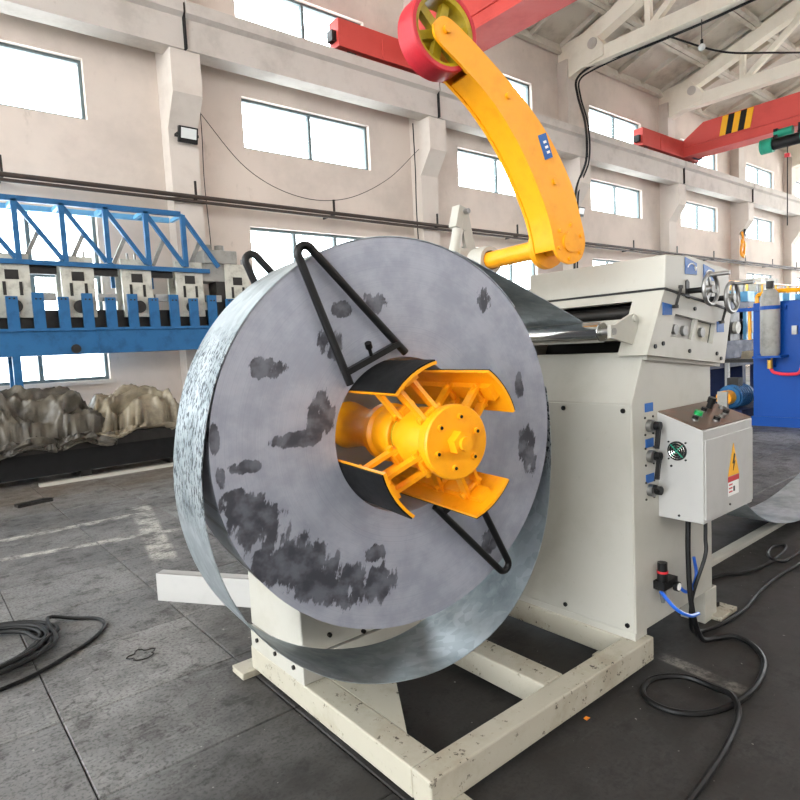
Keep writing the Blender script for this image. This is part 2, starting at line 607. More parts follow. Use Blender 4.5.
# unseen opposite long wall, shaped to cut front light: lower window row left solid
fwm = MB()
for b in BAYS:
    xc = XC0+PITCH*b
    for i in range(len(zz)-1):
        if i % 2 == 0 or i == 1:
            fwm.box(xc, xc+PITCH, -9.3, -9.0, zz[i], zz[i+1])
        else:
            fwm.box(xc, xc+WX0, -9.3, -9.0, zz[i], zz[i+1])
            fwm.box(xc+WX1, xc+PITCH, -9.3, -9.0, zz[i], zz[i+1])
struct(fwm.build('wall_front', 'wall'))

# columns with corbels, and the runway beams they carry
BEAM0, BEAM1 = 6.03, 6.70
yz = [(10.0, 0.0), (9.70, 0.0), (9.70, 4.95), (9.38, 5.40), (9.38, BEAM0), (9.70, BEAM0), (9.70, 8.55), (10.0, 8.55)]
cm = MB().prism(yz, lambda u, v, d: (d, u, v), -0.23, 0.23)
cme = cm.mesh('column')
cme.materials.append(M['column'])
for b in range(-4, 8):
    c = place('column', cme, (XC0+PITCH*b, 0, 0), wall)
bm_ = MB().prism([(9.34, BEAM0), (9.68, BEAM0), (9.68, BEAM1), (9.26, BEAM1), (9.26, BEAM1-0.17), (9.34, BEAM1-0.22)], lambda u, v, d: (d, u, v), 0.02, PITCH-0.02)
bme = bm_.mesh('runway_beam')
bme.materials.append(M['beam'])
for b in BAYS:
    place('runway_beam', bme, (XC0+PITCH*b, 0, 0), wall)
    MB().box(XC0+PITCH*b-0.018, XC0+PITCH*b+0.018, 9.30, 9.66, BEAM0, BEAM1-0.01).build('beam_joint', 'joint', wall)
rl = MB().box(-17, 40, 9.44, 9.52, BEAM1, BEAM1+0.07)
rl.build('crane_rail', 'darksteel', wall)

# ---- roof
RS = 0.34


def roofz(y):
    return 8.85+RS*(10.0-y) if y > 1.0 else 8.85+RS*9.0-RS*(1.0-y)


cl = MB()
for (ya, yb) in ((10.3, 1.0), (1.0, -9.0)):
    cl.hexa([(-17.3, ya, roofz(ya)+0.22), (40.3, ya, roofz(ya)+0.22), (40.3, yb, roofz(yb)+0.22), (-17.3, yb, roofz(yb)+0.22),
             (-17.3, ya, roofz(ya)+0.36), (40.3, ya, roofz(ya)+0.36), (40.3, yb, roofz(yb)+0.36), (-17.3, yb, roofz(yb)+0.36)])
ceil_ = struct(cl.build('ceiling', 'roof_panel'))
# ribbed precast panels between the trusses
pw = 1.48
ang = math.atan(RS)
pm = MB()
L2 = PITCH/2-0.01
pm.box(-L2, L2, -pw/2+0.005, pw/2-0.005, 0.14, 0.20)
for sy in (-1, 1):
    pm.box(-L2, L2, sy*(pw/2-0.06)-0.05, sy*(pw/2-0.06)+0.05, -0.10, 0.14)
for xr in (-2.45, -1.25, 0, 1.25, 2.45):
    pm.box(xr-0.04, xr+0.04, -pw/2+0.11, pw/2-0.11, 0.02, 0.14)
pme = pm.mesh('roof_panel')
pme.materials.append(M['roof_panel'])
for b in range(-1, 7):
    for j in range(6):
        yc = 9.3-j*pw*cos(ang)
        o = place('roof_panel', pme, (XC0+PITCH*(b+0.5), yc, roofz(yc)+0.0), ceil_)
        o.rotation_euler = (-ang, 0, 0)

# trusses: heavy concrete chord, rafter and struts
for b in range(1, 8):
    X = XC0+PITCH*b
    T = MB().prism([(10.0, 8.95), (10.0, 8.02), (9.35, 8.18), (8.7, 8.28), (8.7, 8.56), (9.0, 8.95), (9.3, 9.0)],
                   lambda u, v, d: (X+d, u, v), -0.17, 0.17).build('roof_truss', 'truss', ceil_)
    rz = lambda y: roofz(y)-0.22
    MB().bar((X, 9.5, rz(9.5)-0.06), (X, 1.0, rz(1.0)-0.02), 0.30, 0.36, (0, 1, 1)).build('rafter', 'truss', T)
    MB().bar((X, 9.2, 8.36), (X, 1.0, 8.30), 0.28, 0.34).build('bottom_chord', 'truss', T)
    MB().cyl((X-0.20, 8.98, 8.66), (X-0.17, 8.98, 8.66), 0.13, seg=20).build('tie_socket', 'beam', T, smooth=True)
    nodes = [7.6, 5.6, 3.6]
    for i, y in enumerate(nodes):
        MB().bar((X, y, 8.40), (X, y, rz(y)-0.1), 0.14, 0.14).build('post', 'truss', T)
        MB().bar((X, y, 8.45), (X, y-1.9, rz(y-1.9)-0.12), 0.14, 0.15, (0, 1, 0)).build('brace', 'truss', T)

# ================================================================ DECOILER + STRAIGHTENER
PS = math.radians(-8.1)
EX = V((cos(PS), sin(PS), 0))
EN = V((-sin(PS), cos(PS), 0))
AX = EX*1.0408+V((0, 0, 1.0985))
FACE, BACK = 1.702, 2.062


def D(u, v, d):
    """mandrel frame: u right, v up, d along the axis away from the hall aisle"""
    return AX+EX*u+EN*d+V((0, 0, v))


mc = thing('decoiler_straightener', (1.7, 1.75, 0.0), 'off-white decoiler and straightener machine on a welded base frame with yellow mandrel', 'machine')


def part(mb, name, mat, parent=None, label=None, **kw):
    o = mb.build(name, mat, parent or mc, **kw)
    if label:
        o['label'] = label
    return o


# -- base frame
Z0, Z1 = 0.03, 0.13
XL, XR, YN, YF = 1.078, 2.336, 1.273, 2.44
part(MB().box(XL, XR, YN, YN+0.088, Z0, Z1), 'frame_bar', 'frame', bevel=0.006)
part(MB().box(XL, XL+0.10, YN+0.088, YF, Z0, Z1), 'frame_bar', 'frame', bevel=0.006)
part(MB().box(1.716, 1.832, YN+0.088, YF-0.1, Z0, Z1), 'frame_bar', 'frame', bevel=0.006)
part(MB().box(2.236, XR, YN+0.088, YF, Z0, Z1), 'frame_bar', 'frame', bevel=0.006)
part(MB().box(XL+0.10, 2.236, YF-0.1, YF, Z0, Z1), 'frame_bar', 'frame', bevel=0.006)
part(MB().add([(1.178, 1.50, Z1-0.012), (1.37, 1.80, Z1-0.012), (1.37, YF-.1, Z1-0.012), (1.178, YF-.1, Z1-0.012),
               (1.178, 1.50, Z1), (1.37, 1.80, Z1), (1.37, YF-.1, Z1), (1.178, YF-.1, Z1)],
              [(3, 2, 1, 0), (4, 5, 6, 7), (0, 1, 5, 4), (1, 2, 6, 5), (2, 3, 7, 6), (3, 0, 4, 7)]), 'deck_plate', 'frame')
for (x, y) in ((1.075, 2.46), (1.135, 1.27), (2.25, 1.42), (2.28, 2.40)):
    part(MB().box(x-0.055, x+0.075, y-0.05, y+0.06, 0.0, 0.03), 'foot_plate', 'frame', bevel=0.004)

# -- pedestal behind the coil
PX0, PX1, PY0, PY1 = 1.08, 1.66, 1.985, 2.42
ped = part(MB().prism([(PX0, 0.235), (PX1, 0.235), (PX1, 1.15), (PX1-0.1, 1.30), (PX0+0.1, 1.30), (PX0, 1.15)], lambda u, v, d: (u, d, v), PY0, PY1), 'pedestal', 'white', bevel=0.006)
part(MB().box(PX0-0.004, PX1+0.004, PY0-0.004, PY1+0.004, Z1, 0.228), 'pedestal_skirt', 'white', ped, bevel=0.004)
for (x, z) in ((1.20, 0.29), (1.36, 0.25), (1.52, 0.29)):
    part(MB().cyl((x, PY0-0.012, z), (x, PY0+0.002, z), 0.009, seg=8), 'bolt', 'darksteel', ped)
for y in (2.05, 2.2, 2.36):
    part(MB().cyl((PX0-0.012, y, 0.18), (PX0+0.002, y, 0.18), 0.009, seg=8), 'bolt', 'darksteel', ped)

# -- mandrel
SH = part(MB().lathe([(1.47, 0.0001), (1.47, 0.092), (1.485, 0.098), (1.605, 0.098), (1.612, 0.092), (1.612, 0.05), (1.632, 0.05), (1.632, 0.078), (1.648, 0.082),
                      (1.66, 0.078), (1.66, 0.05), (1.685, 0.05), (1.685, 0.080), (1.70, 0.088), (1.78, 0.088), (1.79, 0.10), (1.82, 0.10), (1.82, 0.07), (2.0, 0.07), (2.12, 0.09), (2.12, 0.0001)], D, 40, closed_prof=False),
          'mandrel', 'yellow', smooth=True)
SH['label'] = 'yellow expanding mandrel hub'
part(MB().lathe([(1.42, 0.0001), (1.42, 0.106), (1.425, 0.111), (1.447, 0.111), (1.447, 0.103), (1.472, 0.103), (1.472, 0.0001)], lambda u, v, d: D(u, v+0.004, d), 40, closed_prof=False),
     'end_plate', 'yellow', SH, smooth=True)
for k in range(6):
    a = math.radians(20+60*k)
    p = D(0.075*cos(a), 0.075*sin(a)+0.004, 1.42)
    part(MB().cyl(p, p-EN*0.008, 0.010, seg=12), 'cap_screw', 'yellow', SH)
    part(MB().cyl(p-EN*0.008, p-EN*0.009, 0.0055, seg=6), 'screw_socket', 'black', SH)
nut = MB()
nut.cyl(D(0, 0.004, 1.42), D(0, 0.004, 1.385), 0.037, seg=6)
part(nut, 'hex_nut', 'yellow', SH)
part(MB().cyl(D(0, 0.004, 1.385), D(0, 0.004, 1.372), 0.021, seg=20), 'stud_end', 'yellow', SH, smooth=True)
part(MB().lathe([(1.663, 0.052), (1.682, 0.052), (1.682, 0.07), (1.663, 0.07)], D, 32), 'collar_ring', 'olive', SH, smooth=True)
SEGS = [(121, True), (212.5, True), (306, False), (36, False)]
for (ac, _) in SEGS:
    a0, a1 = math.radians(ac-19.5), math.radians(ac+19.5)
    ro, ri_ = 0.247, 0.238
    sg = part(MB().lathe([(1.435, ri_), (1.435, ro), (2.04, ro), (2.04, ri_)], D, 14, a0, a1), 'mandrel_segment', 'yellow', SH, smooth=True)
    part(MB().lathe([(1.438, ro+0.0005), (1.438, ro+0.005), (2.04, ro+0.005), (2.04, ro+0.0005)], D, 14, a0+0.01, a1-0.01), 'rubber_facing', 'rubber', SH, smooth=True)
    ca, sa = cos(math.radians(ac)), sin(math.radians(ac))
    tang = EX*(-sa)+V((0, 0, ca))
    # guide rail under the segment
    part(MB().bar(D(0.226*ca, 0.226*sa, 1.47), D(0.226*ca, 0.226*sa, 1.98), 0.05, 0.022, EX*ca+V((0, 0, sa))), 'guide_rail', 'yellow', SH)
    for dd in (1.475, 1.62):
        for s_ in (-1, 1):
            p0 = D(0.088*ca, 0.088*sa, dd)+tang*(0.026*s_)
            p1 = D(0.222*ca, 0.222*sa, dd+0.055)+tang*(0.026*s_)
            part(MB().bar(p0, p1, 0.012, 0.030, EN), 'link_bar', 'yellow', SH)
        p = D(0.105*ca, 0.105*sa, dd+0.005)
        part(MB().cyl(p-tang*0.044, p+tang*0.044, 0.011, seg=10), 'pivot_pin', 'yellow', SH)
        p = D(0.205*ca, 0.205*sa, dd+0.05)
        part(MB().cyl(p-tang*0.044, p+tang*0.044, 0.011, seg=10), 'pivot_pin', 'yellow', SH)
        p = D(0.098*ca, 0.098*sa, dd)
        part(MB().bar(p-EN*0.02, p+EN*0.03, 0.036, 0.03, EX*ca+V((0, 0, sa))), 'lug', 'yellow', SH)


# -- coil keepers: bent black bars clamped to the segments
def keeper(base0, tip, base1, d, r=0.0125):
    pol = lambda rr, a: (rr*cos(math.radians(a)), rr*sin(math.radians(a)))
    b0, b1, t = V(pol(*base0)+(0,)), V(pol(*base1)+(0,)), V(pol(*tip)+(0,))
    md = ((b0+b1)/2-t).normalized()
    pr = V((-md.y, md.x, 0))
    if pr.dot(b0-b1) < 0:
        pr = -pr
    ro = 0.024
    c_ = t+md*ro
    tp = [b0, b0.lerp(c_+pr*ro, 0.5)]+[c_+pr*(ro*cos(a))-md*(ro*sin(a)) for a in [pi*q/10 for q in range(11)]]+[b1.lerp(c_-pr*ro, 0.5), b1]
    kb = part(MB().tube([D(p.x, p.y, d) for p in tp], r, 10), 'coil_keeper', 'black', smooth=True)
    c0_, c1_ = b0.lerp(t, 0.09), b1.lerp(t, 0.09)
    part(MB().bar(D(c0_.x, c0_.y, d), D(c1_.x, c1_.y, d), 0.018, 0.026, EN), 'cross_bar', 'black', kb)
    cm_ = c0_.lerp(c1_, 0.5)
    part(MB().cyl(D(cm_.x, cm_.y, d), D(cm_.x-0.02, cm_.y+0.035, d-0.02), 0.006, seg=8).cyl(D(cm_.x-0.018, cm_.y+0.032, d-0.018), D(cm_.x-0.026, cm_.y+0.047, d-0.026), 0.011, seg=10),
         'clamp_knob', 'black', kb)
    return kb


keeper((0.275, 139), (0.68, 120), (0.268, 91), 1.672)
keeper((0.262, -72), (0.655, -54.5), (0.28, -38), 1.672)
keeper((0.275, 139), (0.725, 120), (0.268, 91), 2.085)

# -- straightener cabinet
CX0, CX1, CY0, CY1 = 2.245, 2.94, 1.30, 1.985
body = part(MB().prism([(CX0, 0.155), (CX1, 0.155), (CX1, 1.235), (2.345, 1.318), (CX0, 1.115)], lambda u, v, d: (u, d, v), CY0, CY1), 'cabinet', 'white', bevel=0.005)
part(MB().box(CX0-0.004, CX0+0.02, CY0+0.004, CY1, 0.165, 1.108), 'front_panel', 'white', body, bevel=0.002)
part(MB().box(CX0, XR, CY0+0.004, CY1, Z1, 0.157), 'plinth', 'white', body)
for (y, z) in ((1.335, 1.085), (1.62, 1.085), (1.335, 0.19), (1.64, 0.19)):
    part(MB().cyl((CX0-0.010, y, z), (CX0+0.0, y, z), 0.010, seg=10), 'bolt', 'black', body)
part(MB().box(2.86, 2.985, 1.30, 1.42, 0.0, 0.155), 'foot_block', 'white', bevel=0.004)
part(MB().box(2.93, 3.11, 1.255, 1.42, 0.0, 0.022), 'foot_plate', 'frame', bevel=0.004)
part(MB().cyl((3.05, 1.33, 0.02), (3.05, 1.33, 0.045), 0.014, seg=6), 'anchor_bolt', 'darksteel')
part(MB().box(2.86, 2.985, 1.86, 1.985, 0.0, 0.155), 'foot_block', 'white', bevel=0.004)

# -- straightener head
HP = [(2.30, 1.305), (3.00, 1.235), (2.445, 1.565), (3.075, 1.475)]
HY0, HY1 = 1.262, 1.955


def hd(s, t):
    a = V(HP[0]).lerp(V(HP[1]), s)
    b = V(HP[2]).lerp(V(HP[3]), s)
    c = a.lerp(b, t)
    return (c.x, c.y)


def hprism(poly, y0, y1, mb=None):
    return (mb or MB()).prism([hd(s, t) for s, t in poly], lambda u, v, d: (u, d, v), y0, y1)


head = part(hprism([(0.30, 0), (1, 0), (1, 1), (0.30, 1)], HY0+0.03, HY1-0.03), 'straightener_head', 'darksteel')
for (ya, yb) in ((HY0, HY0+0.02), (HY1-0.02, HY1)):
    m = MB()
    w0, w1, t0, t1 = 0.21, 0.78, 0.33, 0.69
    hprism([(0, 0), (1, 0), (1, t0), (0, t0)], ya, yb, m)
    hprism([(0, t1), (1, t1), (1, 1), (0, 1)], ya, yb, m)
    hprism([(0, t0), (w0, t0), (w0, t1), (0, t1)], ya, yb, m)
    hprism([(w1, t0), (1, t0), (1, t1), (w1, t1)], ya, yb, m)
    part(m, 'side_plate', 'white', head)
part(hprism([(0, 0), (0.06, 0), (0.06, 1), (0, 1)], HY0+0.02, HY0+0.13), 'front_post', 'white', head)
part(hprism([(0, 0), (0.06, 0), (0.06, 1), (0, 1)], HY1-0.08, HY1-0.02), 'front_post', 'white', head)
part(hprism([(0, 0.86), (0.05, 0.86), (0.05, 1), (0, 1)], HY0+0.13, HY1-0.08), 'front_rail', 'white', head)
part(hprism([(0, 0.50), (0.03, 0.50), (0.03, 0.58), (0, 0.58)], HY0+0.13, HY1-0.08), 'front_rail', 'white', head)
part(hprism([(0.0, 0.25), (0.03, 0.25), (0.03, 0.33), (0.0, 0.33)], HY0+0.13, HY1-0.08), 'front_rail', 'white', head)
part(hprism([(0.06, -0.06), (1.0, -0.06), (1.0, 0.0), (0.06, 0.0)], HY0+0.02, HY1), 'bed_plate', 'white', head)
part(hprism([(0.49, t0), (0.53, t0), (0.53, t1), (0.49, t1)], HY0+0.004, HY0+0.018), 'window_bar', 'white', head)
part(hprism([(0.21, 0.36), (0.5, 0.34), (0.5, 0.69), (0.21, 0.69)], HY0+0.021, HY0+0.029), 'bearing_block', 'panelgrey', head)
part(hprism([(0.55, 0.34), (0.77, 0.34), (0.77, 0.68), (0.55, 0.68)], HY0+0.021, HY0+0.029), 'bearing_block', 'castwhite', head)
for s_, t_ in ((0.28, 0.46), (0.40, 0.47), (0.64, 0.50)):
    c = hd(s_, t_)
    part(MB().cyl((c[0], HY0+0.006, c[1]), (c[0], HY0+0.022, c[1]), 0.022, seg=14), 'bearing_cap', 'steel', head)
# work rolls inside, and the big entry roll with its arm brackets
for s_, t_ in ((0.12, 0.72), (0.24, 0.72), (0.18, 0.40), (0.06, 0.36)):
    c = hd(s_, t_)
    part(MB().cyl((c[0], HY0+0.03, c[1]), (c[0], HY1-0.03, c[1]), 0.032, seg=20), 'work_roll', 'darksteel', head, smooth=True)
RC = (2.185, 1.405)
er = part(MB().cyl((RC[0], 1.385, RC[1]), (RC[0], 1.93, RC[1]), 0.041, seg=28), 'entry_roll', 'chrome', smooth=True, bevel=0.002)
part(MB().cyl((RC[0], 1.33, RC[1]), (RC[0], 1.385, RC[1]), 0.014, seg=12).cyl((RC[0], 1.93, RC[1]), (RC[0], 1.97, RC[1]), 0.014, seg=12), 'roll_shaft', 'steel', er, smooth=True)
part(MB().prism([(2.165, 1.38), (2.2, 1.375), (2.345, 1.345), (2.37, 1.46), (2.33, 1.475), (2.20, 1.43), (2.165, 1.43)], lambda u, v, d: (u, d, v), 1.335, 1.350), 'roll_bracket', 'white', er)
part(MB().prism([(2.165, 1.38), (2.2, 1.375), (2.345, 1.345), (2.37, 1.46), (2.33, 1.475), (2.20, 1.43), (2.165, 1.43)], lambda u, v, d: (u, d, v), 1.945, 1.960), 'roll_bracket', 'white', er)
part(MB().cyl((2.335, 1.325, 1.455), (2.335, 1.36, 1.455), 0.014, seg=10), 'bolt', 'white', er)
# upper cover
cv = part(MB().prism([(2.447, 1.572), (2.462, 1.708), (2.66, 1.715), (3.05, 1.672), (3.078, 1.484)], lambda u, v, d: (u, d, v), HY0, HY1), 'upper_cover', 'white', bevel=0.006)
part(MB().prism([(2.440, 1.566), (2.440, 1.574), (3.084, 1.484), (3.084, 1.476)], lambda u, v, d: (u, d, v), HY0-0.006, HY1+0.006), 'cover_gasket', 'black', cv)


def decal(x, z, wx, wz, mat='label_blue', y=HY0, name='blue_label', parent=None, th=0.003, slope=-0.13):
    p = [(x-wx/2, z-wz/2-slope*-wx/2), (x+wx/2, z-wz/2+slope*wx/2), (x+wx/2, z+wz/2+slope*wx/2), (x-wx/2, z+wz/2-slope*wx/2)]
    return part(MB().prism(p, lambda u, v, d: (u, d, v), y-th, y), name, mat, parent)


for (x, z) in ((2.675, 1.67), (2.845, 1.648)):
    dl = decal(x, z, 0.105, 0.05, parent=cv, slope=-0.2)
    arc = [(x+0.036*cos(a), HY0-0.0045, z-0.014+0.024*sin(a)) for a in [pi*i/10 for i in range(1, 10)]]
    part(MB().tube(arc, 0.0028, 6), 'arrow_print', 'label_white', cv)
    part(MB().prism([(x+0.022, z-0.002), (x+0.046, z-0.002), (x+0.036, z-0.020)], lambda u, v, d: (u, d, v), HY0-0.0055, HY0-0.003), 'arrow_print', 'label_white', cv)
decal(2.465, 1.488, 0.075, 0.042, parent=head)
decal(2.955, 1.405, 0.07, 0.040, parent=head)
for s_, t_ in ((0.06, 0.14), (0.14, 0.20), (0.44, 0.85), (0.48, 0.14), (0.86, 0.16), (0.93, 0.08)):
    c = hd(s_, t_)
    part(MB().cyl((c[0], HY0-0.006, c[1]), (c[0], HY0, c[1]), 0.009, seg=10), 'bolt', 'black', head)
# toggle clamps holding the cover
for (x, z) in ((2.53, 1.535), (2.965, 1.465)):
    part(MB().cyl((x-0.012, HY0-0.012, z-0.035), (x+0.014, HY0-0.02, z+0.035), 0.006, seg=8).cyl((x+0.014, HY0-0.02, z+0.035), (x+0.016, HY0-0.02, z+0.047), 0.010, seg=8)
         .box(x-0.026, x+0.006, HY0-0.014, HY0, z-0.045, z-0.032), 'toggle_clamp', 'darksteel', head)
# roll adjusting handwheels
part(MB().prism([(2.625, 1.535), (2.655, 1.53), (2.655, 1.60), (2.64, 1.612), (2.625, 1.605)], lambda u, v, d: (u, d, v), HY0-0.004, HY0), 'shaft_slot', 'black', cv)
part(MB().prism([(2.835, 1.51), (2.865, 1.505), (2.865, 1.56), (2.85, 1.572), (2.835, 1.565)], lambda u, v, d: (u, d, v), HY0-0.004, HY0), 'shaft_slot', 'black', cv)


def handwheel(x, y, z, r, ga):
    hw = part(MB().cyl((x, HY0, z), (x, y+0.012, z), 0.012, seg=12), 'handwheel', 'black', smooth=True)
    rim = [(x+r*cos(t), y, z+r*sin(t)) for t in [2*pi*i/32 for i in range(32)]]
    part(MB().tube(rim, 0.0085, 8, True), 'rim', 'steel', hw, smooth=True)
    part(MB().cyl((x, y-0.012, z), (x, y+0.02, z), 0.017, seg=14), 'wheel_hub', 'steel', hw, smooth=True)
    for q in range(3):
        t = ga+2*pi*q/3
        part(MB().bar((x, y, z), (x+r*cos(t), y, z+r*sin(t)), 0.016, 0.007, (0, 1, 0)), 'spoke', 'steel', hw)
    gx, gz = x+r*0.92*cos(ga), z+r*0.92*sin(ga)
    part(MB().cyl((gx, y, gz), (gx, y-0.085, gz), 0.007, 0.009, seg=12), 'crank_grip', 'steel', hw, smooth=True)


handwheel(2.645, 1.165, 1.562, 0.064, 1.9)
handwheel(2.85, 1.165, 1.53, 0.064, 1.4)

# -- valve levers on the cabinet side
for (z, a) in ((1.012, -110), (0.885, -112), (0.742, 150)):
    x = 2.372
    vl = part(MB().cyl((x, CY0, z), (x, CY0-0.022, z), 0.026, seg=20), 'valve_lever', 'steel', smooth=True)
    part(MB().cyl((x+0.012, CY0-0.022, z), (x+0.012, CY0-0.045, z), 0.018, seg=14), 'lever_boss', 'black', vl)
    a = math.radians(a)
    l_ = 0.095 if z > 0.8 else 0.06
    part(MB().bar((x+0.012, CY0-0.038, z), (x+0.012+l_*cos(a), CY0-0.045, z+l_*sin(a)), 0.012, 0.017, (0, 1, 0)), 'lever_arm', 'black', vl)
    for dx in (-0.03, 0.034):
        for dz in (-0.035, 0.035):
            part(MB().cyl((x+dx, CY0-0.004, z+dz), (x+dx, CY0, z+dz), 0.005, seg=8), 'screw', 'darksteel', vl)
for z in (1.088, 0.94, 0.792):
    decal(2.375, z, 0.062, 0.036, y=CY0, parent=body, slope=0)

# -- air regulator
fr_ = part(MB().cyl((2.41, 1.27, 0.345), (2.41, 1.27, 0.385), 0.022, seg=16).box(2.385, 2.50, 1.25, 1.299, 0.315, 0.35), 'air_regulator', 'black')
part(MB().cyl((2.41, 1.27, 0.393), (2.41, 1.27, 0.43), 0.020, seg=16), 'adjusting_knob', 'black', fr_)
part(MB().cyl((2.41, 1.27, 0.385), (2.41, 1.27, 0.394), 0.023, seg=16), 'red_ring', 'label_red', fr_)
part(MB().cyl((2.475, 1.25, 0.315), (2.475, 1.232, 0.315), 0.021, seg=18), 'pressure_gauge', 'black', fr_)
part(MB().cyl((2.475, 1.232, 0.315), (2.475, 1.230, 0.315), 0.016, seg=18), 'gauge_dial', 'label_white', fr_)
part(MB().cyl((2.41, 1.27, 0.255), (2.41, 1.27, 0.315), 0.008, 0.016, seg=12), 'drain_bowl', 'steel', fr_)
part(MB().tube(smooth_path([(2.39, 1.27, 0.31), (2.42, 1.22, 0.24), (2.50, 1.20, 0.19), (2.60, 1.21, 0.165)]), 0.0075, 8), 'air_hose', 'bluehose', fr_, smooth=True)
part(MB().tube(smooth_path([(2.50, 1.27, 0.335), (2.55, 1.25, 0.27), (2.62, 1.25, 0.255), (2.69, 1.26, 0.30), (2.69, 1.27, 0.38)]), 0.0075, 8), 'air_hose', 'bluehose', fr_, smooth=True)

# -- control box
BX0, BX1, BY0, BY1 = 2.44, 2.912, 1.11, 1.30
cb_ = part(MB().prism([(BY1, 0.615), (BY1, 1.062), (BY0, 0.994), (BY0, 0.615)], lambda u, v, d: (d, u, v), BX0, BX1), 'control_box', 'panelgrey', bevel=0.004)
cb_['label'] = 'light grey control box with push buttons'
part(MB().prism([(BY0-0.006, 0.63), (BY0-0.006, 0.955), (BY0, 0.955), (BY0, 0.63)], lambda u, v, d: (d, u, v), BX0+0.01, BX1-0.008), 'box_door', 'panelgrey', cb_, bevel=0.002)
topn = V((0, -0.068, 0.19)).normalized()


def tp(x, f, h=0.0):
    """point on the sloping operator panel: f 0 at the rear edge, 1 at the front"""
    return V((x, BY1+(BY0-BY1)*f, 1.062+(0.994-1.062)*f))+V((0, -0.338, 0.941))*h


part(MB().hexa([tp(BX0+.004, 0.98, 0), tp(BX1-.004, 0.98, 0), tp(BX1-.004, 0.02, 0), tp(BX0+.004, 0.02, 0),
                tp(BX0+.004, 0.98, 0.005), tp(BX1-.004, 0.98, 0.005), tp(BX1-.004, 0.02, 0.005), tp(BX0+.004, 0.02, 0.005)]), 'operator_panel', 'brownpanel', cb_)


def button(x, f, r, h, cap, base='steel'):
    bt = part(MB().cyl(tp(x, f, 0.005), tp(x, f, 0.012), r*1.15, seg=18), 'push_button', base, cb_, smooth=True)
    bt2 = part(MB().cyl(tp(x, f, 0.012), tp(x, f, 0.012+h), r, seg=18), 'button_cap', cap, cb_, smooth=True)
    return bt2


button(2.52, 0.62, 0.012, 0.012, 'black')
button(2.595, 0.50, 0.017, 0.016, 'green_btn')
button(2.63, 0.82, 0.014, 0.014, 'black')
button(2.69, 0.40, 0.012, 0.014, 'black')
button(2.79, 0.66, 0.013, 0.014, 'black')
button(2.86, 0.42, 0.012, 0.004, 'steel')
button(2.72, 0.74, 0.012, 0.004, 'steel')
part(MB().cyl(tp(2.79, 0.30, 0.005), tp(2.79, 0.30, 0.03), 0.014, seg=14).cyl(tp(2.79, 0.30, 0.03), tp(2.79, 0.30, 0.055), 0.018, seg=14), 'emergency_stop', 'black', cb_)
# cooling fan grille on the side
fy, fz = 1.215, 0.905
part(MB().cyl((BX0, fy, fz), (BX0-0.004, fy, fz), 0.040, seg=28), 'fan_opening', 'black', cb_)
for rr in (0.012, 0.022, 0.032):
    part(MB().tube([(BX0-0.006, fy+rr*cos(2*pi*i/24), fz+rr*sin(2*pi*i/24)) for i in range(24)], 0.0015, 5, True), 'fan_guard_ring', 'chrome', cb_)
for q in range(4):
    t = pi/4+q*pi/2
    part(MB().bar((BX0-0.006, fy, fz), (BX0-0.006, fy+0.036*cos(t), fz+0.036*sin(t)), 0.003, 0.006, (1, 0, 0)), 'fan_blade', 'green', cb_)
    part(MB().cyl((BX0-0.004, fy+0.05*cos(t), fz+0.05*sin(t)), (BX0, fy+0.05*cos(t), fz+0.05*sin(t)), 0.004, seg=8), 'screw', 'black', cb_)
for (y, z) in ((1.24, 0.84), (1.21, 0.635)):
    part(MB().cyl((BX0-0.004, y, z), (BX0, y, z), 0.005, seg=8), 'screw', 'black', cb_)
part(MB().cyl((2.665, BY0-0.010, 0.655), (2.665, BY0, 0.655), 0.005, seg=8), 'screw', 'black', cb_)
yb = BY0-0.006
pl = lambda u, v, d: (u, d, v)
wl = part(MB().prism([(2.650, 0.775), (2.755, 0.775), (2.7025, 0.91)], pl, yb-0.002, yb), 'warning_triangle', 'label_yellow', cb_)
zg = [(2.705, 0.868), (2.690, 0.825), (2.701, 0.828), (2.694, 0.795), (2.716, 0.836), (2.705, 0.834), (2.714, 0.862)]
part(MB().prism(zg, pl, yb-0.0035, yb-0.002), 'warning_flash', 'black', cb_)
part(MB().prism([(2.650, 0.750), (2.755, 0.750), (2.755, 0.772), (2.650, 0.772)], pl, yb-0.002, yb), 'warning_band', 'label_red', cb_)
part(MB().prism([(2.650, 0.69), (2.752, 0.69), (2.752, 0.748), (2.650, 0.748)], pl, yb-0.0015, yb), 'warning_text_field', 'label_white', cb_)
part(MB().prism([(2.697, 0.705), (2.712, 0.705), (2.712, 0.727), (2.697, 0.727)], pl, yb-0.0025, yb-0.0015), 'pictogram', 'black', cb_)
for zr in (0.735, 0.72, 0.705):
    part(MB().prism([(2.655, zr), (2.688, zr), (2.688, zr+0.006), (2.655, zr+0.006)], pl, yb-0.0025, yb-0.0015), 'text_line', 'label_red', cb_)

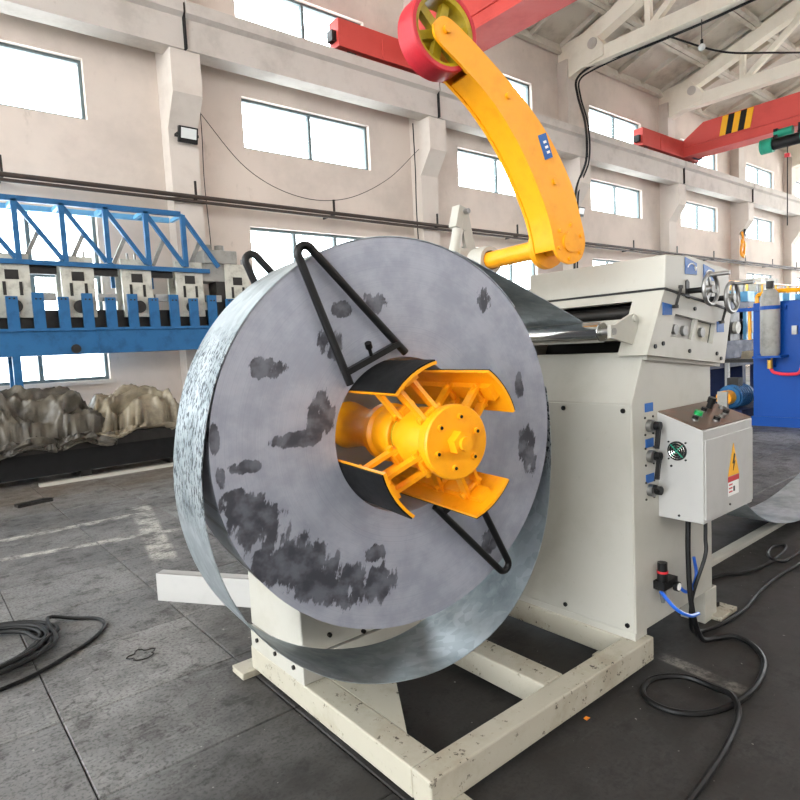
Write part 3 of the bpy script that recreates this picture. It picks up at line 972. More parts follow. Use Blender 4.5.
# -- press arm
post = part(MB().prism([(2.04, Z1), (2.32, Z1), (2.32, 1.68), (2.24, 1.84), (2.10, 1.84), (2.04, 1.68)], lambda u, v, d: (u, d, v), 2.07, 2.17), 'arm_post', 'white', bevel=0.005)
AC = (0.808, 0.663)
arm = part(MB().cyl(D(AC[0]+0.0, AC[1], 1.85), D(AC[0]+0.0, AC[1], 2.36), 0.038, seg=24), 'press_arm', 'yellow', smooth=True)
arm['label'] = 'curved yellow press arm with red wheel'
part(MB().lathe([(2.20, 0.045), (2.20, 0.062), (2.215, 0.068), (2.30, 0.068), (2.30, 0.045)], lambda u, v, d: D(AC[0]+u, AC[1]+v, d), 28), 'bearing_housing', 'white', smooth=True)
outl = [(0.203, 1.346), (0.222, 1.368), (0.249, 1.379), (0.284, 1.370), (0.343, 1.337), (0.403, 1.299), (0.522, 1.217), (0.649, 1.115), (0.747, 1.006), (0.828, 0.879), (0.872, 0.755), (0.893, 0.675),
        (0.885, 0.63), (0.861, 0.595), (0.805, 0.577), (0.755, 0.595), (0.728, 0.630), (0.712, 0.70), (0.685, 0.781), (0.624, 0.900), (0.546, 1.020), (0.440, 1.138), (0.325, 1.225), (0.236, 1.283), (0.206, 1.312)]
cl_ = [(p.x, p.y) for p in smooth_path([q+(0,) for q in outl]+[outl[0]+(0,)], 5)][:-1]
for dd in (1.725, 1.838):
    part(MB().prism(cl_, D, dd, dd+0.012), 'arm_plate', 'yellow', arm, smooth=True)
# webs closing the box between the two plates, short of the wheel
for seq in (cl_[16*5:22*5], cl_[5*5:11*5]):
    n_ = len(seq)
    o1, o2 = [], []
    for i in range(n_):
        tdir = (V(seq[min(n_-1, i+1)])-V(seq[max(0, i-1)])).normalized()
        nrm = V((tdir.y, -tdir.x))
        o1.append(tuple(V(seq[i])+nrm*0.005))
        o2.append(tuple(V(seq[i])+nrm*0.022))
    part(MB().prism(o1+o2[::-1], D, 1.737, 1.838), 'arm_web', 'yellow', arm, smooth=True)
part(MB().cyl(D(AC[0], AC[1], 1.716), D(AC[0], AC[1], 1.86), 0.040, seg=24), 'pivot_boss', 'yellow', arm, smooth=True)
for q in range(6):
    t = 0.4+2*pi*q/6
    p = D(AC[0]+0.066*cos(t), AC[1]+0.066*sin(t), 1.725)
    part(MB().cyl(p, p-EN*0.009, 0.0085, seg=6), 'hex_bolt', 'yellow', arm)
part(MB().cyl(D(AC[0], AC[1], 1.85), D(AC[0], AC[1], 1.866), 0.088, seg=28), 'hub_flange', 'yellow', arm, smooth=True)
for (u, v) in ((0.515, 1.165), (0.735, 0.885)):
    part(MB().cyl(D(u, v, 1.716), D(u, v, 1.858), 0.012, seg=10), 'spacer_bolt', 'yellow', arm)
part(MB().prism([(0.655, 1.045), (0.694, 1.06), (0.727, 0.975), (0.688, 0.96)], D, 1.7225, 1.725), 'name_plate', 'label_blue', arm)
for q in range(3):
    f0 = 0.2+q*0.25
    p0 = V((0.662, 1.037)).lerp(V((0.696, 0.967)), f0)
    p1 = V((0.662, 1.037)).lerp(V((0.696, 0.967)), f0+0.12)
    dv = V((0.018, 0.0075))
    part(MB().prism([(p0+dv*0.5)[:], (p0+dv*1.3)[:], (p1+dv*1.3)[:], (p1+dv*0.5)[:]], D, 1.7215, 1.7225), 'name_plate_print', 'label_white', arm)
WC = (0.262, 1.346)
DW = lambda u, v, d: D(WC[0]+u, WC[1]+v, d)
part(MB().lathe([(1.742, 0.118), (1.742, 0.132), (1.746, 0.136), (1.830, 0.136), (1.834, 0.132), (1.834, 0.118)], DW, 48), 'press_wheel_tread', 'red_rubber', arm, smooth=True)
part(MB().lathe([(1.750, 0.104), (1.745, 0.118), (1.831, 0.118), (1.826, 0.104)], DW, 48), 'press_wheel_rim', 'olive', arm, smooth=True)
part(MB().cyl(DW(0, 0, 1.739), DW(0, 0, 1.838), 0.03, seg=24), 'press_wheel_hub', 'olive', arm, smooth=True)
for q in range(6):
    t = 0.25+2*pi*q/6
    part(MB().bar(DW(0.022*cos(t), 0.022*sin(t), 1.785), DW(0.108*cos(t), 0.108*sin(t), 1.785), 0.03, 0.03, EN), 'wheel_spoke', 'olive', arm)
part(MB().cyl(DW(-0.008, -0.009, 1.714), DW(-0.008, -0.009, 1.86), 0.014, seg=12), 'axle_bolt', 'yellow', arm, smooth=True)
# lifting cylinder on the post
part(MB().cyl((2.03, 2.10, 1.62), (2.13, 2.10, 1.98), 0.026, seg=16), 'lift_cylinder', 'white', smooth=True)
part(MB().bar((2.115, 2.10, 1.93), (2.145, 2.10, 2.03), 0.05, 0.07, (1, 0, 0)), 'cylinder_clevis', 'white')
part(MB().cyl((2.145, 2.05, 2.01), (2.145, 2.15, 2.01), 0.012, seg=10), 'clevis_pin', 'steel')
part(MB().bar((2.145, 2.09, 2.0), (2.20, 2.09, 1.76), 0.02, 0.06, (1, 0, 0)), 'lift_lever', 'white')

# ================================================================ STEEL COIL
coil = thing('steel_coil', tuple(D(0, -0.84, 1.88)), 'large grey steel coil on the yellow mandrel with a loose outer wrap', 'coil')
wl_ = MB().lathe([(FACE, 0.2555), (FACE-0.0015, 0.40), (FACE, 0.6365), (BACK, 0.6365), (BACK, 0.2555)], D, 128)
wl_.build('wound_layers', 'coilface', coil, smooth=True, at=D(0, 0, 1.88))
RF = [(40, .6385), (60, .6385), (90, .6385), (120, .6385), (150, .640), (172, .646), (182, .660), (189, .672), (200, .694), (213, .724), (223, .749), (235, .771), (246, .795), (254, .808), (265, .824), (279, .842),
      (296, .836), (308, .805), (319, .762), (338, .682), (355, .645), (370, .638)]


def rloose(a):
    for (a0, r0), (a1, r1) in zip(RF, RF[1:]):
        if a0 <= a <= a1:
            t = (a-a0)/(a1-a0)
            return r0+(r1-r0)*t
    return RF[-1][1]


def rl_s(a):
    return sum(rloose(min(370, max(40, a+q))) for q in (-6, -3, 0, 3, 6))/5


def ribbon(path_front, path_back, th=0.0025):
    n = len(path_front)
    vs = []
    for i in range(n):
        a, b = path_front[i], path_back[i]
        j0, j1 = max(0, i-1), min(n-1, i+1)
        t = (path_front[j1]-path_front[j0]).normalized()
        nn = t.cross((b-a).normalized()).normalized()*th/2
        vs += [a+nn, b+nn, b-nn, a-nn]
    fs = []
    for i in range(n-1):
        for q in range(4):
            fs.append((i*4+q, i*4+(q+1) % 4, (i+1)*4+(q+1) % 4, (i+1)*4+q))
    fs += [(0, 1, 2, 3), ((n-1)*4+3, (n-1)*4+2, (n-1)*4+1, (n-1)*4)]
    return MB().add(vs, fs)


pf, pb = [], []
for i in range(0, 166):
    a = 40+2*i
    r = rl_s(a)
    bulge = max(0.0, (r-0.655)/0.18)
    rb = r*(1+0.045*bulge)
    ar = math.radians(a)
    pf.append(D(r*cos(ar), r*sin(ar), FACE-0.004))
    pb.append(D(rb*cos(ar), rb*sin(ar), BACK+0.004))
ribbon(pf, pb).build('loose_wrap', 'galv', coil, smooth=True)
# lead strip from the coil over the entry roll into the straightener
a0 = math.radians(69)
s0 = V((0.645*cos(a0), 0.645*sin(a0)))
f0_, b0_ = D(s0.x, s0.y, FACE), D(s0.x, s0.y, BACK)
lf, lb = [], []
for (P0, acc_, ey) in ((f0_, lf, 1.475), (b0_, lb, 1.835)):
    P3 = V((2.19, ey, 1.4495))
    tf = EX*sin(a0)+V((0, 0, -cos(a0)))
    for i in range(21):
        t = i/20
        acc_.append(P0*(1-t)**3+(P0+tf*0.24)*3*t*(1-t)**2+(P3+V((-0.22, 0, 0.082)))*3*t*t*(1-t)+P3*t**3)
    for x, z in ((2.25, 1.450), (2.33, 1.452)):
        acc_.append(V((x, ey, z)))
ribbon(lf, lb).build('lead_strip', 'galv_in', coil, smooth=True)

# strip loop leaving the straightener
ex_f, ex_b = [], []
prof = [(3.02, 1.33), (3.14, 1.27), (3.27, 1.12), (3.42, 0.86), (3.60, 0.58), (3.8, 0.375), (4.05, 0.225), (4.3, 0.135), (4.6, 0.075), (4.95, 0.048), (5.3, 0.058), (5.65, 0.10), (6.0, 0.17), (6.5, 0.36), (7.0, 0.62), (7.5, 0.92), (7.9, 1.12)]
for p in smooth_path([(x, 0, z) for x, z in prof], 5):
    ex_f.append(V((p.x, 1.49, p.z)))
    ex_b.append(V((p.x, 1.87, p.z)))
tag(ribbon(ex_f, ex_b).build('steel_strip', 'galv_in', None, smooth=True), 'loop of sheet steel sagging to the floor beyond the control box', 'steel strip')
# support stand where the strip rises
ss = thing('strip_stand', (7.95, 1.68, 0), 'grey roller stand under the far end of the sagging strip', 'stand')
for y in (1.42, 1.94):
    MB().box(7.92, 7.98, y-0.03, y+0.03, 0, 1.1).build('leg', 'steel', ss)
MB().cyl((7.95, 1.42, 1.07), (7.95, 1.94, 1.07), 0.04, seg=16).build('roller', 'chrome', ss, smooth=True)

# ================================================================ FLOOR ITEMS
# white steel plate standing behind the base
A, B = V((1.05, 3.60, 0)), V((1.42, 3.06, 0))
pm2 = MB().bar(A+V((0, 0, 0.08)), B+V((0, 0, 0.08)), 0.012, 0.16)
nrm = (B-A).normalized().cross(V((0, 0, 1)))
sp_ = thing('steel_channel', tuple((A+B)/2), 'white painted steel channel standing on the floor left of the base frame', 'channel')
pm2.build('web', 'panelgrey', sp_)
for z in (0.006, 0.155):
    MB().bar(A+V((0, 0, z))-nrm*0.03, B+V((0, 0, z))-nrm*0.03, 0.06, 0.010).build('flange', 'panelgrey', sp_)


def cable(name, pts, r, mat, label, cat, n=8):
    return tag(MB().tube(smooth_path(pts, n), r, 8).build(name, mat, None, smooth=True), label, cat)


# coiled cable, left
cpts = []
rr = random.Random(3)
for i in range(0, 8*16):
    t = i/16*2*pi
    k = i//16
    cx_, cy_ = 0.13+0.02*rr.random()*0, 3.52
    ra = 0.30+0.03*sin(k*2.1)+0.012*k
    cpts.append((cx_+ra*(0.95+0.04*sin(k*1.7))*cos(t)+0.02*sin(k*3.1), cy_+ra*0.82*sin(t)+0.025*cos(k*2.3), 0.0105+0.0042*k+0.004*(1+sin(t*0.5+k))))
cpts += [(0.50, 3.70, 0.04), (0.62, 3.66, 0.012), (0.715, 3.56, 0.011), (0.72, 3.44, 0.011), (0.64, 3.32, 0.011), (0.50, 3.21, 0.011), (0.30, 3.10, 0.011), (0.0, 3.05, 0.011)]
cable('coiled_cable', cpts, 0.0095, 'cable', 'coil of black cable lying on the concrete at the left edge', 'cable', n=4)

# cables and hose on the right
cable('power_cable', [(2.58, 1.24, 0.618), (2.575, 1.24, 0.42), (2.58, 1.23, 0.20), (2.63, 1.215, 0.045), (2.72, 1.20, 0.0125), (2.80, 1.15, 0.0125), (2.775, 1.06, 0.0125), (2.659, 0.97, 0.0125), (2.46, 0.923, 0.0125), (2.28, 0.93, 0.0125), (2.142, 0.977, 0.0125),
                      (2.07, 1.064, 0.0125), (2.074, 1.158, 0.0125), (2.135, 1.212, 0.0125), (2.235, 1.216, 0.0125), (2.325, 1.138, 0.0125), (2.328, 1.023, 0.0125), (2.275, 0.935, 0.037), (2.194, 0.885, 0.014), (1.986, 0.843, 0.0125), (1.802, 0.824, 0.0125), (1.688, 0.816, 0.0125), (1.4, 0.80, 0.0125)],
      0.0115, 'cable', 'thick black power cable dropping from the control box and curling on the floor', 'cable')
cable('signal_cable', [(2.70, 1.22, 0.618), (2.695, 1.22, 0.48), (2.68, 1.215, 0.40), (2.63, 1.25, 0.22), (2.66, 1.27, 0.06), (2.75, 1.27, 0.012), (2.92, 1.235, 0.010), (3.15, 1.23, 0.0095), (3.371, 1.26, 0.0095), (3.678, 1.275, 0.0095), (3.982, 1.259, 0.0095), (4.6, 1.27, 0.0095), (6.0, 1.30, 0.0095)],
      0.0085, 'cable', 'thin black cable running from the control box along the floor to the right', 'cable')
cable('looped_cable', [(3.02, 1.56, 0.010), (3.25, 1.54, 0.010), (3.488, 1.505, 0.010), (3.60, 1.43, 0.010), (3.819, 1.387, 0.010), (4.119, 1.395, 0.010), (4.26, 1.43, 0.010), (4.20, 1.476, 0.010), (4.061, 1.46, 0.010), (3.90, 1.385, 0.030), (3.94, 1.335, 0.012), (4.034, 1.328, 0.010), (4.3, 1.33, 0.010), (5.0, 1.36, 0.010)],
      0.0085, 'cable', 'black cable looped on the floor behind the machine foot', 'cable')
tag(MB().prism([(1.60, 0.0), (1.66, 0.0), (1.66, 0.03), (1.652, 0.035), (1.608, 0.035), (1.60, 0.03)], lambda u, v, d: (d, u, v), 3.2, 5.6).build('floor_rail', 'white'),
    'white steel guide rail lying on the floor under the strip loop', 'rail')
# little litter
sc_ = [(0.768+0.055*cos(t)*(1+0.25*sin(5*t)), 2.966+0.05*sin(t)*(1+0.2*cos(4*t)), 0.006+0.004*sin(3*t)**2) for t in [2*pi*i/24 for i in range(24)]]
tag(MB().tube(sc_, 0.0035, 6, True).build('wire_ring', 'darksteel'), 'small twisted ring of wire on the concrete slab', 'wire')
tag(MB().hexa([(0.80, 7.05, 0), (1.12, 7.12, 0), (1.10, 7.22, 0), (0.78, 7.15, 0), (0.80, 7.05, 0.03), (1.12, 7.12, 0.03), (1.10, 7.22, 0.03), (0.78, 7.15, 0.03)]).build('steel_offcut', 'darksteel'),
    'short dark steel offcut lying in the aisle', 'offcut')
tag(MB().add([(1.812, 1.250, 0.004), (1.826, 1.243, 0.012), (1.836, 1.255, 0.003), (1.826, 1.262, 0.010), (1.818, 1.268, 0.002)], [(0, 1, 2), (0, 2, 3), (0, 3, 4), (4, 3, 2, 1)]).build('orange_scrap', 'orange', at=(1.825, 1.255, 0)),
    'tiny orange scrap on the dark floor in front of the frame', 'scrap')

# ================================================================ ROLL FORMING LINE, LEFT
rf = thing('roll_former', (1.6, 9.3, 0), 'blue roll forming machine with open truss frame along the window wall', 'machine')
Y0r, Y1r = 9.02, 9.52


def rp(mb, name, mat, parent=None, **kw):
    return mb.build(name, mat, parent or rf, **kw)


rp(MB().box(-1.2, 3.9, Y0r, Y1r, 1.53, 1.84), 'bed_beam', 'blue')
rp(MB().box(-1.2, 3.9, Y0r-0.03, Y1r, 1.84, 1.875), 'bed_flange', 'blue')
rp(MB().box(2.13, 2.15, Y0r-0.012, Y0r, 1.53, 1.84), 'bed_seam', 'blue')
rp(MB().cyl((1.86, Y0r-0.02, 1.60), (1.86, Y0r, 1.60), 0.06, seg=16), 'bed_plug', 'darksteel')
for x in (-1.0, 0.02, 1.13, 3.75):
    for y in (9.06, 9.46):
        rp(MB().box(x, x+0.09, y-0.04, y+0.04, 0, 1.53), 'leg', 'blue')
for i in range(15):
    x = 1.12+0.288*(i-4)
    po = rp(MB().box(x, x+0.13, Y0r-0.02, Y0r+0.03, 1.875, 2.33 if i % 2 else 2.28), 'guide_post', 'blue')
    for dx in (0.04, 0.09):
        rp(MB().cyl((x+dx, Y0r-0.03, 2.25), (x+dx, Y0r-0.02, 2.25), 0.012, seg=8), 'bolt', 'darksteel', po)
rp(MB().box(-1.2, 3.9, Y0r+0.12, Y1r-0.1, 1.875, 2.12), 'roll_tray', 'darksteel')
for i in range(6):
    x = 1.22+0.755*(i-1)
    st = rp(MB().box(x-0.2, x+0.2, Y0r+0.06, Y0r+0.11, 2.02, 2.82), 'roll_stand', 'castwhite')
    rp(MB().box(x-0.2, x+0.2, Y1r-0.11, Y1r-0.06, 1.875, 2.78), 'rear_stand', 'castwhite')
    rp(MB().box(x-0.075, x+0.075, Y0r+0.052, Y0r+0.06, 2.50, 2.62), 'stand_window', 'darksteel', st)
    for dx in (-0.09, 0.09):
        rp(MB().box(x+dx-0.018, x+dx+0.018, Y0r+0.052, Y0r+0.06, 2.30, 2.47), 'stand_slot', 'darksteel', st)
    for dx in (-0.1, 0, 0.1):
        rp(MB().cyl((x+dx, Y0r+0.085, 2.82), (x+dx, Y0r+0.085, 2.90), 0.016, seg=8), 'adjusting_screw', 'steel', st)
    rp(MB().cyl((x, Y0r+0.02, 2.16), (x, Y0r+0.06, 2.16), 0.085, seg=20), 'bearing', 'darksteel', st, smooth=True)
    rp(MB().cyl((x, Y0r+0.11, 2.16), (x, Y1r-0.11, 2.16), 0.07, seg=16), 'roll_shaft', 'darksteel', smooth=True)
    rp(MB().cyl((x, Y0r+0.11, 2.55), (x, Y1r-0.11, 2.55), 0.06, seg=16), 'roll_shaft', 'darksteel', smooth=True)
    for y in (9.2, 9.34):
        rp(MB().cyl((x, y, 2.16), (x, y+0.07, 2.16), 0.15, seg=20), 'forming_roll', 'steel', smooth=True)
        rp(MB().cyl((x, y, 2.55), (x, y+0.07, 2.55), 0.13, seg=20), 'forming_roll', 'steel', smooth=True)
    if i < 5:
        rp(MB().box(x+0.2, x+0.515, Y0r+0.09, Y0r+0.15, 2.58, 2.74), 'tie_bar', 'darksteel')
        rp(MB().box(x+0.24, x+0.48, Y0r+0.07, Y0r+0.14, 2.24, 2.34), 'tie_bar', 'steel')
# truss frame above
TZ0, TZ1 = 2.74, 3.52
for y, zt in ((Y0r+0.02, TZ1), (Y1r, TZ1-0.02)):
    rp(MB().bar((-1.2, y, TZ1-0.03), (3.40, y, TZ1-0.02), 0.06, 0.07), 'truss_chord', 'lightblue' if y > 9.3 else 'blue')
    rp(MB().bar((-1.2, y, TZ0), (3.78, y, TZ0-0.05), 0.05, 0.06), 'truss_chord', 'blue')
    for i in range(9):
        x = 1.31+0.53*(i-4)
        if x < 3.5 and y < 9.3:
            rp(MB().bar((x, y, TZ0), (x, y, TZ1-0.03), 0.062, 0.06, (0, 1, 0)), 'truss_post', 'blue')
            if y < 9.3:
                rp(MB().bar((x, y, TZ1-0.05), (x+0.5, y, TZ0+0.02), 0.055, 0.05, (0, 1, 0)), 'truss_diagonal', 'blue')
                rp(MB().bar((x+0.08, y+0.07, TZ0+0.02), (x+0.27, y+0.07, TZ0+0.42), 0.05, 0.05, (0, 1, 0)), 'truss_brace', 'beige_grey')
for i in range(9):
    x = 1.31+0.53*(i-4)
    rp(MB().bar((x, Y0r+0.05, TZ1-0.03), (x, Y1r-0.03, TZ1-0.03), 0.05, 0.05), 'truss_tie', 'lightblue')
    rp(MB().bar((x+0.1, Y0r+0.3, TZ0-0.3), (x+0.1, Y0r+0.3, TZ0+0.12), 0.05, 0.05, (0, 1, 0)), 'cable_post', 'blue')
# drive gearbox at the coil end
gb = rp(MB().box(3.62, 4.15, 9.1, 9.45, 2.55, 2.82), 'gearbox', 'beige_grey', bevel=0.01)
rp(MB().box(3.72, 4.25, 9.06, 9.48, 2.82, 3.02), 'gearbox_cover', 'beige_grey', gb, bevel=0.01)
for x in (3.86, 4.06):
    rp(MB().cyl((x, 9.27, 3.02), (x, 9.27, 3.12), 0.07, seg=16), 'motor_stub', 'beige_grey', gb, smooth=True)
rp(MB().box(3.9, 4.1, 9.1, 9.4, 1.53, 2.55), 'gearbox_bracket', 'darksteel')

# ---- dark bench and tarpaulins below it
bn = thing('steel_bench', (1.2, 8.55, 0), 'low dark steel bench under the crumpled tarpaulins', 'bench')
MB().box(-1.0, 2.95, 8.32, 8.86, 0.08, 0.36).build('bench_beam', 'rubber', bn)
MB().box(-1.0, 2.95, 8.28, 8.90, 0.36, 0.50).build('bench_top', 'darksteel', bn)
for x in (-0.9, 0.6, 1.7, 2.8):
    MB().box(x-0.06, x+0.06, 8.34, 8.84, 0, 0.08).build('bench_foot', 'darksteel', bn)
tag(MB().box(1.15, 3.3, 8.06, 8.16, 0, 0.035).build('floor_strip', 'white'), 'long pale steel strip on the floor in front of the dark bench', 'strip')


def ridged(p, sc_, oct_=4):
    v, a, f = 0, 1, sc_
    for _ in range(oct_):
        v += a*(1-abs(2*mnoise.noise(p*f)))
        a *= 0.5
        f *= 2.1
    return v


def tarp(name, x0, x1, y0, y1, zbase, ztop, drop, mat, label, seed, nx=150, ny=64):
    vs, fs = [], []
    for i in range(nx+1):
        for j in range(ny+1):
            u, t = i/nx, j/ny
            x = x0+(x1-x0)*u
            # t 0..0.45 hangs down the front, then lies over the heap
            edge = min(1.0, min(u, 1-u)*7)
            if t < 0.42:
                k = t/0.42
                y = y0-0.03+0.05*sin(k*pi/2)
                z = drop+(zbase+0.02-drop)*k+0.07*mnoise.noise(V((x*2.3, seed, 0)))*(1-k)*3
            else:
                k = (t-0.42)/0.58
                y = y0+0.02+(y1-y0)*k
                hump = sin(pi*min(1, k*0.9+0.1))**0.7
                z = zbase+0.02+(ztop-zbase)*hump*(0.62+0.45*mnoise.noise(V((x*1.1+seed, k*1.2, 2.0)))+0.1)*edge
            q = V((x*1.6+seed, y*1.6+t*2.2, z*0.8))
            warp = V((mnoise.noise(q*0.9), mnoise.noise(q*0.9+V((5, 3, 1))), 0))*0.9
            rd = ridged(q+warp, 1.7, 4)-1.0
            y -= 0.12*rd if t < 0.6 else 0.05*rd
            z += 0.115*rd*(1 if t > 0.25 else 0.4)
            z = max(z, zbase+0.012) if t > 0.42 else max(z, 0.52 if y > 8.25 else 0.15)
            vs.append((x+0.03*mnoise.noise(q*2), y, z))
    for i in range(nx):
        for j in range(ny):
            a = i*(ny+1)+j
            fs.append((a, a+1, a+ny+2, a+ny+1))
    m = MB().add(vs, fs)
    o = m.build(name, mat, None, smooth=False)
    o.data.polygons.foreach_set('use_smooth', [True]*len(o.data.polygons))
    s = o.modifiers.new('thickness', 'SOLIDIFY')
    s.thickness = 0.006
    return tag(o, label, 'tarpaulin')


tarp('tarpaulin', -0.9, 2.05, 8.22, 8.86, 0.50, 1.22, 0.40, 'tarp', 'crumpled grey tarpaulin heaped on the low bench', 1.3)
tarp('tarpaulin', 1.75, 2.98, 8.26, 8.88, 0.50, 1.16, 0.50, 'tarp2', 'cream coloured tarpaulin sheet folded beside the coil', 8.7, 90, 50)

# ================================================================ WALL FITTINGS
for i, (z, y, lb_) in enumerate(((3.925, 9.60, 'upper dark conduit pipe running along the whole window wall'), (3.855, 9.61, 'lower dark conduit pipe running along the whole window wall'))):
    wp = thing('wall_pipe', (18, y, z), lb_, 'pipe')
    MB().cyl((-1.3, y, z), (39.9, y, z), 0.034-0.008*i, seg=10).build('pipe_run', 'pipe', wp, smooth=True)
    if i == 0:
        for b in range(-1, 14):
            x = XC0+PITCH*b/2+0.1
            MB().bar((x, y+0.01, z-0.02), (x, 10.0 if b % 2 else 9.7, z-0.02), 0.03, 0.03).bar((x, y+0.02, z), (x, y+0.02, z+0.25), 0.03, 0.03, (0, 1, 0)).build('pipe_bracket', 'darksteel', wp)


def floodlight(x, z, label, y=9.70, tilt=0.25):
    f = thing('floodlight', (x, y, z), label, 'lamp', 'floodlights on the wall columns')
    c, s = cos(tilt), sin(tilt)
    fn = lambda u, v, d: (x+u, y-0.10+(-d*c-v*s)*1, z+v*c-d*s)
    MB().prism([(-0.15, -0.12), (0.15, -0.12), (0.15, 0.12), (-0.15, 0.12)], fn, -0.03, 0.05).build('housing', 'black', f, bevel=0.01)
    MB().prism([(-0.12, -0.055), (0.12, -0.055), (0.12, 0.095), (-0.12, 0.095)], fn, 0.05, 0.056).build('lens', 'lamp_glass', f)
    MB().box(x-0.17, x+0.17, y-0.02, y, z-0.02, z+0.02).box(x-0.17, x-0.155, y-0.12, y, z-0.02, z+0.02).box(x+0.155, x+0.17, y-0.12, y, z-0.02, z+0.02).build('bracket', 'black', f)
    return f


floodlight(3.83, 4.86, 'black floodlight on the column behind the roll former')
floodlight(14.22, 4.72, 'floodlight on the column right of the yellow arm hub')
floodlight(24.66, 5.0, 'floodlight on the far column beside the looped yellow hose')


def wire(pts, r, label, mat='cable', n=8):
    return cable('wall_wire', pts, r, mat, label, 'wire', n)


wire([(4.02, 9.68, 5.35), (4.9, 9.80, 4.55), (5.9, 9.86, 4.22), (6.9, 9.82, 4.28), (7.9, 9.76, 4.75), (8.72, 9.68, 5.45)], 0.006, 'thin wire drooping below the window between two columns')
wire([(4.085, 9.68, 5.95), (4.10, 9.685, 5.0), (4.08, 9.685, 4.2), (4.11, 9.68, 3.0), (4.09, 9.68, 1.2)], 0.007, 'thin wire hanging down the column beside the floodlight')
wire([(8.60, 9.69, 5.95), (8.61, 9.69, 5.0), (8.59, 9.69, 4.2), (8.62, 9.69, 2.8)], 0.012, 'dark cable down the column left of the yellow arm')
for i, dx in enumerate((0.0, 0.12)):
    wire([(13.9+dx, 9.6, 3.0), (13.92+dx, 9.55, 4.0), (13.96+dx, 9.52, 5.2), (14.0+dx, 9.22, 5.9), (13.98+dx, 9.20, 6.75), (13.9+dx, 9.35, 7.5), (14.05+dx, 9.45, 8.0), (14.2+dx, 9.0, 8.22-0.05*i), (14.28, 7.9, 8.16), (14.28, 6.4, 8.12), (14.28, 5.2, 8.14), (14.28, 3.5, 8.1)],
         0.030-0.008*i, ['thick black cable climbing the wall to the nearest roof truss', 'thinner black cable beside the thick one climbing to the nearest roof truss'][i])
wire([(14.28, 7.2, 8.17), (15.2, 6.4, 7.75), (16.6, 5.8, 7.85), (18.2, 5.4, 8.1), (19.4, 5.0, 8.2)], 0.022, 'black cable sagging between the two nearest roof trusses')
yh = [(24.32+0.13*cos(t), 9.56+0.02*sin(3*t), 4.42-0.28*sin(t)-0.05*q) for q in range(2) for t in [2*pi*i/16 for i in range(16)]]
cable('yellow_hose', [(24.32, 9.58, 5.0)]+yh+[(24.36, 9.54, 4.05)], 0.04, 'yellow', 'yellow hose looped on the far column at the right edge', 'hose', 3)
bl = thing('light_bulb', (14.2, 6.4, 7.55), 'bare bulb hanging on a short cord from the nearest truss', 'bulb')
MB().cyl((14.2, 6.4, 7.70), (14.2, 6.4, 8.19), 0.008, seg=6).build('cord', 'cable', bl)
MB().cyl((14.2, 6.4, 7.66), (14.2, 6.4, 7.75), 0.03, seg=10).build('socket', 'black', bl)
MB().ball((14.2, 6.4, 7.59), 0.075).build('glass_bulb', 'lamp_glass', bl, smooth=True)

# ================================================================ OVERHEAD CRANES
def crane(x0, x1, zb, zt, cx0, cx1, label, taper):
    c = thing('overhead_crane', ((x0+x1)/2, 9.48, BEAM1+0.07), label, 'crane')
    if taper:
        poly = [(9.62, zb), (9.62, zb+0.30), (8.75, zt), (-6, zt), (-6, zb)]
    else:
        poly = [(9.60, zb), (9.60, zt), (-6, zt), (-6, zb)]
    MB().prism(poly, lambda u, v, d: (d, u, v), x0, x1).build('girder', 'red', c)
    MB().box(x0-0.06, x1+0.06, -6, 9.62, zb-0.03, zb+0.02).build('girder_flange', 'red', c)
    MB().box(x0-0.04, x1+0.04, -6, 9.3, zb+0.24, zb+0.27).build('girder_ledge', 'red', c)
    MB().box(cx0, cx1, 9.33, 9.62, BEAM1+0.12, BEAM1+0.60).build('end_carriage', 'red', c)
    for x in (cx0+0.35, cx1-0.35):
        MB().cyl((x, 9.42, BEAM1+0.20), (x, 9.54, BEAM1+0.20), 0.13, seg=18).build('crane_wheel', 'darksteel', c, smooth=True)
    MB().box(cx0-0.1, cx0, 9.40, 9.56, BEAM1+0.22, BEAM1+0.40).build('buffer', 'darksteel', c)
    MB().box(cx1, cx1+0.1, 9.40, 9.56, BEAM1+0.22, BEAM1+0.40).build('buffer', 'darksteel', c)
    MB().cyl((cx1-0.7, 9.2, BEAM1+0.24), (cx1-0.2, 9.2, BEAM1+0.24), 0.12, seg=16).build('travel_motor', 'darkblue', c, smooth=True)
    for x in (cx0+1.0, cx1-1.0):
        MB().box(x-0.015, x+0.015, 9.315, 9.33, BEAM1+0.14, BEAM1+0.48).build('stiffener', 'red', c)
    return c


crane(8.45, 9.08, 6.93, 7.85, 6.62, 10.05, 'red overhead crane passing behind the raised yellow arm', False)
c2 = crane(19.45, 19.95, 6.86, 7.72, 17.0, 20.4, 'red overhead crane with hazard stripes at the far bay', True)
for i in range(5):
    y = 8.28-0.17*i
    MB().prism([(y, 7.16), (y-0.17, 7.16), (y-0.17-0.10, 7.70), (y-0.10, 7.70)], lambda u, v, d: (d, u, v), 19.435, 19.45).build('hazard_stripe', 'label_yellow' if i % 2 == 0 else 'black', c2)
ho = thing('electric_hoist', (19.3, 6.5, 6.2), 'green electric hoist hanging from the striped crane girder', 'hoist')
MB().cyl((19.2, 7.05, 6.45), (19.2, 6.75, 6.45), 0.20, seg=20).build('motor', 'green', ho, smooth=True)
MB().cyl((19.2, 6.75, 6.45), (19.2, 6.05, 6.45), 0.15, seg=20).build('rope_drum', 'black', ho, smooth=True)
MB().cyl((19.2, 6.05, 6.45), (19.2, 5.85, 6.45), 0.20, seg=20).build('gear_case', 'green', ho, smooth=True)
MB().cyl((19.3, 6.75, 6.74), (19.3, 6.30, 6.74), 0.11, seg=14).build('trolley_motor', 'green', ho, smooth=True)
